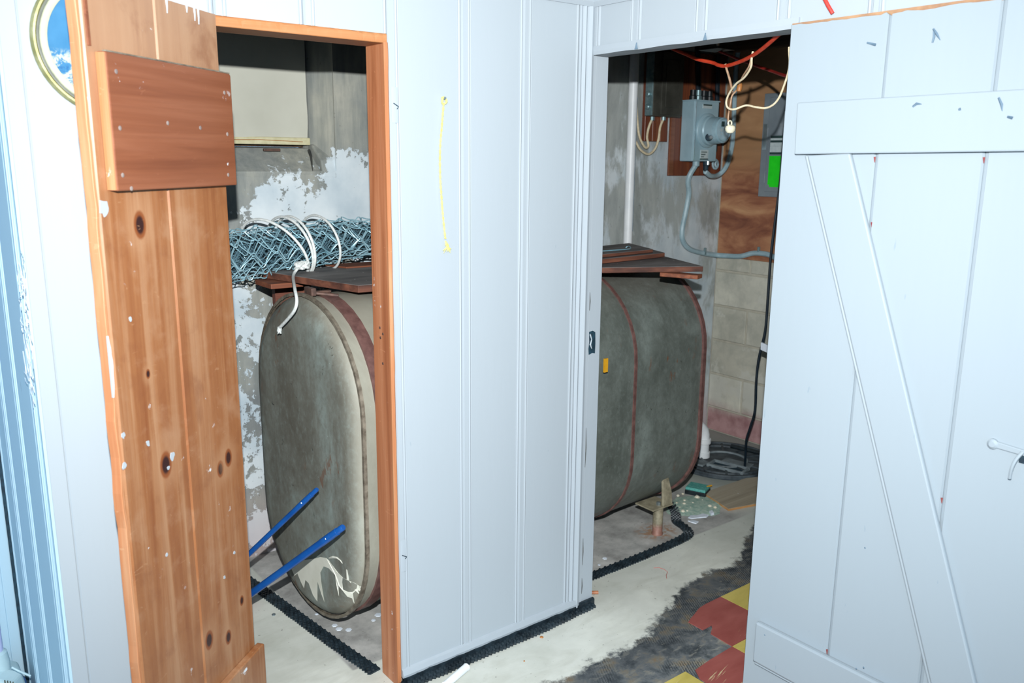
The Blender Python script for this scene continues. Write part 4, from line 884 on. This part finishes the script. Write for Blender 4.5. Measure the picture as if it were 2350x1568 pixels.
cable('conduit', [Vector((1.688, 1.0, 1.53)), ony(1580, 410, 1.02), ony(1581, 445, 1.04), ony(1573, 490, Yc), ony(1566, 525, Yc), ony(1567, 552, Yc), ony(1582, 571, Yc), ony(1610, 580, Yc), ony(1640, 585, 1.04), onx(1665, 587, 1.966), onx(1700, 588, 1.966), onx(1730, 581, 1.966), onx(1762, 584, 1.966), onx(1785, 594, 1.966), onx(1815, 600, 1.966)], .0140, 'grey_pipe', 'grey conduit dropping from the meter box and turning along the right wall', 'conduit')
for p in (ony(1618, 578, 1.04), onx(1741, 576, 1.962)): recentre(single('conduit_strap', MB().box(p + Vector((-.006, -.006, -.016)), p + Vector((.006, .006, .022))), 'galvbox', 'small steel strap on the grey conduit ' + ('by the wall corner' if p.x < 1.95 else 'at the foot of the plywood'), 'strap', bevel=.002))
cable('conduit', [onx(1698, 90, 1.965), onx(1690, 150, 1.965), onx(1686, 220, 1.965), onx(1683, 300, 1.965), onx(1679, 340, 1.96), onx(1668, 380, 1.93), ony(1650, 401, 1.02), ony(1632, 404, 1.0), ony(1620, 395, .99), Vector((1.762, .995, 1.49))], .0128, 'grey_pipe', 'grey conduit curving down from the ceiling and under the meter box', 'conduit')
cp_ = ony(1640, 378, 1.05); recentre(single('coil', MB().tube([cp_ + Vector((math.cos(t * .7) * (.028 - t * .0012), -.001 * t, math.sin(t * .7) * (.030 - t * .0012))) for t in range(17)], .006, 8), 'grey_pipe', 'small grey coil of tube on the wall below the meter', 'coil', smooth=True))

# plywood and breaker panel on the right wall
single('plywood_sheet', MB().box((1.984, -.4, 1.025), (1.998, 1.062, 2.2)), 'ply', 'stained brown plywood sheet on the right wall behind the breaker panel', 'plywood', bevel=.001)
pn = thing('breaker_panel', 'grey breaker panel with green sticker on the plywood', 'breaker panel', (1.975, .62, 1.368))
obj('case', MB().box((1.968, .445, 1.368), (1.984, .805, 1.893)), 'panel', pn, bevel=.003)
dr = obj('panel_door', MB().box((1.962, .475, 1.395), (1.968, .765, 1.872)), 'panel', pn, bevel=.002)
for z in (1.44, 1.66): obj('hinge', MB().tube([(1.961, .766, z), (1.961, .766, z + .06)], .004, 8), 'panel', dr)
obj('worn_patch', MB().box((1.9675, .775, 1.61), (1.968 - .0008, .798, 1.74)), 'steel', pn)
for k, (z0, z1, mm) in enumerate(((1.668, 1.680, 'label_dark'), (1.657, 1.667, 'label'), (1.646, 1.656, 'label_dark'), (1.628, 1.645, 'label'), (1.597, 1.627, 'label'), (1.586, 1.596, 'label_dark'))): obj('label_strip', MB().box((1.9608, .52, z0), (1.962, .745, z1)), mm, dr)
m = MB().prism([(.745, 1.578), (.745, 1.43), (.735, 1.432), (.735, 1.42), (.52, 1.418), (.52, 1.578)], lambda u, v, w_: (w_, u, v), 1.9606, 1.962); obj('green_sticker', m, 'green', dr, label='bright green sticker')

# ------------------------------------------------------------------ cords under the joists
def pcable(name, L, r, mat, label, cat, k=5): return cable(name, [onx(x, y, X) for x, y, X in L], r, mat, label, cat, k)
pcable('extension_cord', [(1793, 74, .09), (1780, 86, .12), (1755, 108, .19), (1730, 126, .26), (1700, 141, .33), (1668, 151, .38), (1650, 150, .40), (1635, 144, .42), (1600, 136, .44), (1575, 125, .47), (1550, 115, .50), (1520, 100, .55)], .0058, 'orange', 'thick orange extension cord drooping across the top of the right doorway', 'cord')
pcable('extension_cord', [(1835, 182, .50), (1820, 178, .60), (1795, 172, .8), (1770, 163, 1.0), (1735, 151, 1.08), (1690, 134, 1.2), (1640, 113, 1.32)], .0058, 'redcord', 'red cord crossing high behind the hanging tan cords', 'cord')
pcable('tan_cord', [(1728, 118, .27), (1725, 135, .27), (1723, 155, .28), (1708, 178, .30), (1690, 192, .32), (1675, 212, .34), (1667, 232, .35), (1670, 247, .35), (1685, 251, .35), (1712, 242, .36), (1735, 246, .36), (1757, 248, .37), (1775, 240, .37), (1788, 224, .37), (1798, 200, .37), (1808, 170, .36), (1812, 145, .35), (1811, 118, .34), (1811, 108, .34)], .0032, 'tan_cord', 'stiff tan cord hanging in a wide loop from the orange cord', 'cord')
pcable('tan_cord', [(1665, 147, .38), (1668, 160, .38), (1674, 180, .38), (1678, 198, .38), (1681, 212, .38)], .0036, 'brown_cord', 'short brownish cord hanging straight down from the orange cord', 'cord')
pcable('tan_cord', [(1727, 120, .27), (1720, 150, .29), (1705, 175, .33), (1698, 190, .36), (1692, 205, .37), (1680, 220, .37), (1676, 240, .37), (1672, 262, .38), (1671, 280, .38)], .0028, 'brown_cord', 'thin brownish cord leading down to the white ceramic knob', 'cord')
p = onx(1696, 201, .365); single('wire_nut', MB().lathe([(.006, 0), (.0085, .006), (.0085, .020), (.005, .026)], p - Vector((0, 0, .012)), (.2, 0, 1), 10), 'nut', 'brown wire connector in the bundle of hanging cords', 'connector', smooth=True)
p = onx(1676, 295, .385); ce = thing('ceramic_knob', 'small cream ceramic knob hanging at the end of a thin cord', 'ceramic knob', p - Vector((0, 0, .017)))
obj('ball', MB().lathe([(.001, -.016), (.010, -.0135), (.0155, -.006), (.0165, .001), (.0145, .007), (.009, .011), (.001, .0125)], p, (0, 0, 1), 20), 'ceramic', ce, smooth=True)
m = MB(); q = p + Vector((-.006, 0, .016)); m.tube([q + Vector((.0085 * math.cos(t * PI / 8), -.002, .0075 * math.sin(t * PI / 8))) for t in range(17)], .0027, 7); obj('eye', m, 'ceramic', ce, smooth=True)
cable('ceiling_cable', [(.9, .3, 2.08), (1.2, .5, 2.04), (1.5, .75, 2.07), (1.8, .9, 2.09)], .008, 'blackr', 'dark cable slung under the joists in the shadow', 'cable')
cable('ceiling_cable', [(1.0, -.1, 2.07), (1.3, .15, 2.03), (1.6, .2, 2.06), (1.9, .1, 2.09)], .007, 'tan_cord', 'pale cable slung under the joists above the breaker panel', 'cable')
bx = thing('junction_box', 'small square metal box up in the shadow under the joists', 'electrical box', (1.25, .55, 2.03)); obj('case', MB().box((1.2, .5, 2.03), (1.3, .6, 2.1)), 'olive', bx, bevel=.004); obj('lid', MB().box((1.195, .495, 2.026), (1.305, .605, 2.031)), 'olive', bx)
single('cord_end', MB().tube([onx(1890, -8, -.012), onx(1900, 12, -.012), onx(1911, 31, -.008)], .0045, 8), 'redcord', 'end of a red cord hanging on the wall above the right door', 'cord', smooth=True)

# ------------------------------------------------------------------ yellow string on the beaded wall
ys = thing('yellow_string', 'thin yellow twisted string hanging on the light blue wall', 'string', (-.545, -.008, 1.31))
yp = [ony(1018, 240, -.006), ony(1014, 290, -.006), ony(1010, 340, -.006), ony(1010, 400, -.007), ony(1013, 450, -.007), ony(1017, 500, -.007), ony(1022, 548, -.007)]; YP = smooth_path(yp, 10)
for ph in (0, PI): 
    q = [p + Vector((.0016 * math.cos(i * 1.3 + ph), .0016 * math.sin(i * 1.3 + ph), 0)) for i, p in enumerate(YP)]; obj('strand', MB().tube(q, .0017, 6), 'rope_y', ys, smooth=True)
kp = ony(1019, 231, -.008); obj('knot', MB().tube(smooth_path([kp + Vector((.007 * math.cos(t * 1.2), .003 * math.sin(t * 2.1), .009 * math.sin(t * 1.2))) for t in range(9)], 3), .0028, 6), 'rope_y', ys, smooth=True)
obj('nail', MB().lathe([(.002, 0), (.002, .012), (.004, .0125), (.004, .014)], kp + Vector((0, .008, .006)), (0, -1, 0), 8), 'steel', ys)
kp = ony(1022, 553, -.008); m = MB()
for k in range(16): m.tube([kp, kp + Vector((random.uniform(-.006, .010), -.001, -.012)), kp + Vector((random.uniform(-.010, .020), random.uniform(-.004, .0), random.uniform(-.022, -.034)))], [.0018, .0012, .0007], 4)
obj('tassel', m, 'rope_y', ys)

# ------------------------------------------------------------------ round framed picture on the wall stub (behind the left door)
P1, P2, P3 = ony(86, 0, -.02), ony(70, 64, -.02), ony(139, 214, -.02)
def circ(a, b, c):
    ax, ay, bx_, by, cx, cy = a.x, a.z, b.x, b.z, c.x, c.z; d = 2 * (ax * (by - cy) + bx_ * (cy - ay) + cx * (ay - by))
    ux = ((ax * ax + ay * ay) * (by - cy) + (bx_ ** 2 + by ** 2) * (cy - ay) + (cx ** 2 + cy ** 2) * (ay - by)) / d; uy = ((ax * ax + ay * ay) * (cx - bx_) + (bx_ ** 2 + by ** 2) * (ax - cx) + (cx ** 2 + cy ** 2) * (bx_ - ax)) / d
    return ux, uy, math.hypot(ax - ux, ay - uy)
ux, uz, ur = circ(P1, P2, P3)
pic = thing('round_picture', 'round brass framed blue picture on the wall behind the stained door', 'picture', (ux, -.001, uz - ur)); pc_ = (ux, 0, uz)
obj('frame', MB().lathe([(ur - .010, 0), (ur, .004), (ur, .014), (ur - .004, .020), (ur - .008, .020), (ur - .011, .014)], pc_, (0, -1, 0), 64, False), 'brass', pic, smooth=True)
obj('frame_groove', MB().lathe([(ur - .016, 0), (ur - .010, .013), (ur - .012, .0135), (ur - .017, .013)], pc_, (0, -1, 0), 64, False), 'dark_edge', pic, smooth=True)
obj('liner', MB().lathe([(ur - .030, 0), (ur - .016, .012), (ur - .018, .017), (ur - .026, .014), (ur - .031, .009)], pc_, (0, -1, 0), 64, False), 'liner', pic, smooth=True)
obj('print', MB().lathe([(ur - .027, .001), (ur - .027, .007), (.0001, .0072)], pc_, (0, -1, 0), 64), 'print', pic)

# ------------------------------------------------------------------ far left: white drain tube and housing
dv = thing('drain_pump', 'white plastic pump housing with upright tube in the far left corner', 'pump', (-1.70, .50, 0))
obj('tube', MB().tube([(-1.684, .5, .20), (-1.684, .5, .9), (-1.70, .5, 1.5)], .019, 16), 'lilac', dv, smooth=True)
obj('collar', MB().lathe([(.030, .14), (.031, .20), (.027, .226), (.020, .232)], (-1.684, .5, 0), n=18), 'white_plastic', dv, smooth=True)
hb = obj('housing', MB().loft([[(-1.76 + dx, .5 + dy, z) for dx, dy in ((0, -.06), (.11 + k, -.06), (.138 + k, -.02), (.138 + k, .05), (0, .06))] for z, k in ((0, 0), (.10, .0), (.155, -.01), (.185, -.05))]), 'white_plastic', dv, bevel=.006)
for k in range(4): obj('vent_slot', MB().box((-1.677 + k * .006, .4375, .150 - .004 * k), (-1.674 + k * .006, .4405, .172 - .004 * k)), 'dark_edge', hb)
obj('blue_base', MB().box((-1.76, .435, .0), (-1.618, .56, .105)), 'blue', dv, bevel=.01)
obj('clip', MB().tube([(-1.655, .455, .195), (-1.64, .45, .18), (-1.625, .45, .165), (-1.615, .45, .155)], .003, 6), 'white_plastic', dv)

# cobweb shreds and scraped paint on the closet side
m = MB()
for k in range(34):
    y0 = random.uniform(560, 860); x0_ = 40 + (y0 - 560) * .085 + random.uniform(-8, 10); L_ = random.uniform(30, 110); pts = []
    u_ = .0
    for j in range(5):
        px_ = x0_ + j * L_ * .028 + random.uniform(-3, 3); py_ = y0 + j * L_ / 5; pts.append(onx(px_, py_, -1.587 - .004 * random.random()))
    if pts[0].y < .35: m.tube(pts, random.uniform(.0005, .0012), 4)
obj_ = single('cobweb', m, 'rag', 'shreds of cobweb and scraped paint on the closet corner at far left', 'cobweb', 'stuff')

# ------------------------------------------------------------------ things on the floor
sb_ = thing('sponge_block', 'teal sponge block with black base on the floor past the tank', 'sponge', (1.18, .455, 0))
q = [onz(1579, 1126, 0), onz(1619, 1134, 0), onz(1627, 1124, 0), onz(1588, 1114, 0)]
def ext(pts, z0, z1, k0=1, k1=1):
    c = sum(pts, Vector()) / len(pts); return MB().loft([[Vector((c.x + (p.x - c.x) * k0, c.y + (p.y - c.y) * k0, z0)) for p in pts], [Vector((c.x + (p.x - c.x) * k1, c.y + (p.y - c.y) * k1, z1)) for p in pts]])
c_ = Vector((1.18, .455, 0)); ux_ = (onz(1621, 1128, .02) - onz(1582, 1120, .02)).normalized(); vx_ = Vector((-ux_.y, ux_.x, 0)); q = [c_ + ux_ * a_ + vx_ * b_ for a_, b_ in ((-.05, -.042), (.05, -.042), (.05, .042), (-.05, .042))]
obj('base', ext(q, 0, .022), 'black', sb_, bevel=.003); obj('sponge', ext(q, .022, .036, .97, .95), 'teal', sb_, bevel=.003); obj('yellow_edge', MB().tube([q[2] + Vector((-.03, 0, .036)), q[2] + Vector((0, -.005, .036))], .004, 6), 'yellow', sb_)
po = thing('plywood_offcut', 'plywood offcut lying on the floor beside the sump lid', 'plywood', (1.3, .35, 0))
pts = [onz(1615, 1131, .012), onz(1672, 1168, .012), onz(1672, 1168, .012) + (onz(1752, 1153, .012) - onz(1672, 1168, .012)) * 1.5, onz(1650, 1112, .012) + Vector((.32, -.03, 0)), onz(1652, 1118, .012)]
obj('sheet', ext([Vector((p.x, p.y, 0)) for p in pts], .001, .011), 'ply_edge', po); obj('face_veneer', ext([Vector((p.x, p.y, 0)) for p in pts], .011, .0125, 1, 1), 'ply_floor', po)
m = MB(); rings = []
pw = thing('powder_spill', 'pale green powder spilled with crumbs on the floor near the tank leg', 'spill', (1.05, .36, 0))
for rr_, zz_ in ((1, .0008), (.8, .004), (.5, .006), (.2, .007)):
    rings.append([Vector((1.05 + rr_ * (.15 * math.cos(t * PI / 16) * .62 + .12 * math.sin(t * PI / 16)) * (1 + .35 * mnoise.noise(Vector((math.cos(t * PI / 16) * 2, math.sin(t * PI / 16) * 2, 3)))), .36 + rr_ * (.13 * math.cos(t * PI / 16) * .6 - .055 * math.sin(t * PI / 16) * 1.4) * (1 + .35 * mnoise.noise(Vector((math.cos(t * PI / 16) * 2, math.sin(t * PI / 16) * 2, 7)))), zz_)) for t in range(32)])
m.loft(rings); obj('powder', m, 'powder', pw, smooth=True, kind='stuff')
m = MB()
for px_, py_, r_ in ((1556, 1138, .008), (1567, 1134, .007), (1571, 1149, .007), (1553, 1155, .006), (1570, 1157, .009), (1590, 1155, .006), (1567, 1174, .010), (1577, 1173, .006), (1629, 1162, .010), (1641, 1165, .009), (1600, 1142, .013), (1601, 1136, .011), (1560, 1165, .004), (1612, 1148, .004), (1585, 1165, .004)):
    p = onz(px_, py_, .005); m.lathe([(.001, -r_ * .6), (r_ * .8, -r_ * .4), (r_, 0), (r_ * .7, r_ * .6), (.001, r_ * .8)], p, (random.uniform(-.3, .3), 0, 1), 7)
obj('crumbs', m, 'pebble', pw, kind='stuff')
def scrap(pts, label, z=.004):
    P = [onz(x, y, .001) for x, y in pts]; recentre(single('paper_scrap', ext([Vector((p.x, p.y, 0)) for p in P], .0008, z, 1, .85), 'rag', label, 'scrap'))
scrap([(1578, 1189), (1582, 1184), (1600, 1184), (1615, 1179), (1628, 1182), (1622, 1188), (1600, 1190), (1586, 1192)], 'longer crumpled white scrap on the floor below the green powder')
scrap([(1578, 1196), (1592, 1195), (1604, 1198), (1598, 1203), (1586, 1200)], 'shorter white scrap on the floor nearest the drainage strip curve')
scrap([(1627, 1178), (1634, 1175), (1639, 1182), (1632, 1184)], 'small white crumb right of the crumpled scraps', .012)
a = onz(1030, 1566, .013); b = onz(1070, 1532, .013); d_ = (b - a).normalized()
cr = thing('white_roll', 'white rolled tube lying on the floor at the foot of the beaded wall', 'tube', (a.x, a.y, 0)); obj('roll', MB().tube([a - d_ * .02, b], .012, 14), 'pvc', cr, smooth=True); obj('roll_end', MB().lathe([(.0125, 0), (.012, .003), (.006, .0035)], b, d_, 14), 'pvc', cr, smooth=True)
recentre(single('wood_stick', MB().tube([(.085, .075, .008), onz(1373, 1360, .008)], .0065, 8), 'pine_jamb', 'short brown stick end poking out behind the white jamb', 'stick'))
recentre(single('crayon_mark', MB().tube([onz(x, y, .001) for x, y in ((1500, 1304), (1512, 1303), (1524, 1307), (1532, 1313), (1529, 1321), (1530, 1328))], .0012, 4), 'crayon', 'faint red line drawn on the cream floor', 'mark'))
sx = onz(628, 1410, .004); recentre(single('screw', MB().lathe([(.006, 0), (.007, .004), (.004, .006)], sx - Vector((0, 0, .004)), (0, 0, 1), 8), 'steel', 'small screw on the floor inside the left doorway', 'screw'))
for (px_, py_), r_, lb_ in (((697, 1425), .012, 'orange brown leaf crumb beside the drainage strip at the tank end'), ((1243, 1463), .007, 'small brown crumb on the cream floor near the beaded wall'), ((1203, 1518), .003, 'tiny brown crumb farther out on the cream floor')):
    p = onz(px_, py_, 0); recentre(single('floor_crumb', MB().lathe([(r_, 0), (r_ * .8, .002), (r_ * .3, .003)], p, (0, 0, 1), 7), 'nut', lb_, 'debris'))
k = 0
for px_, py_, r_ in ((768, 1436, .010), (778, 1444, .012), (800, 1446, .011), (868, 1412, .013), (857, 1424, .008), (727, 1410, .007), (1388, 1282, .010), (1375, 1297, .006)):
    p = onz(px_, py_, 0); o = recentre(single('paint_flake', MB().lathe([(r_, 0), (r_ * .95, .0015), (r_ * .2, .002)], p, (0, 0, 1), 6), 'rag', 'white paint flake on the floor under the ' + ('tank end' if px_ < 1000 else 'tank side by the white jamb'), 'debris', group='white flakes under the tank end' if px_ < 1000 else 'white flakes by the jamb'))
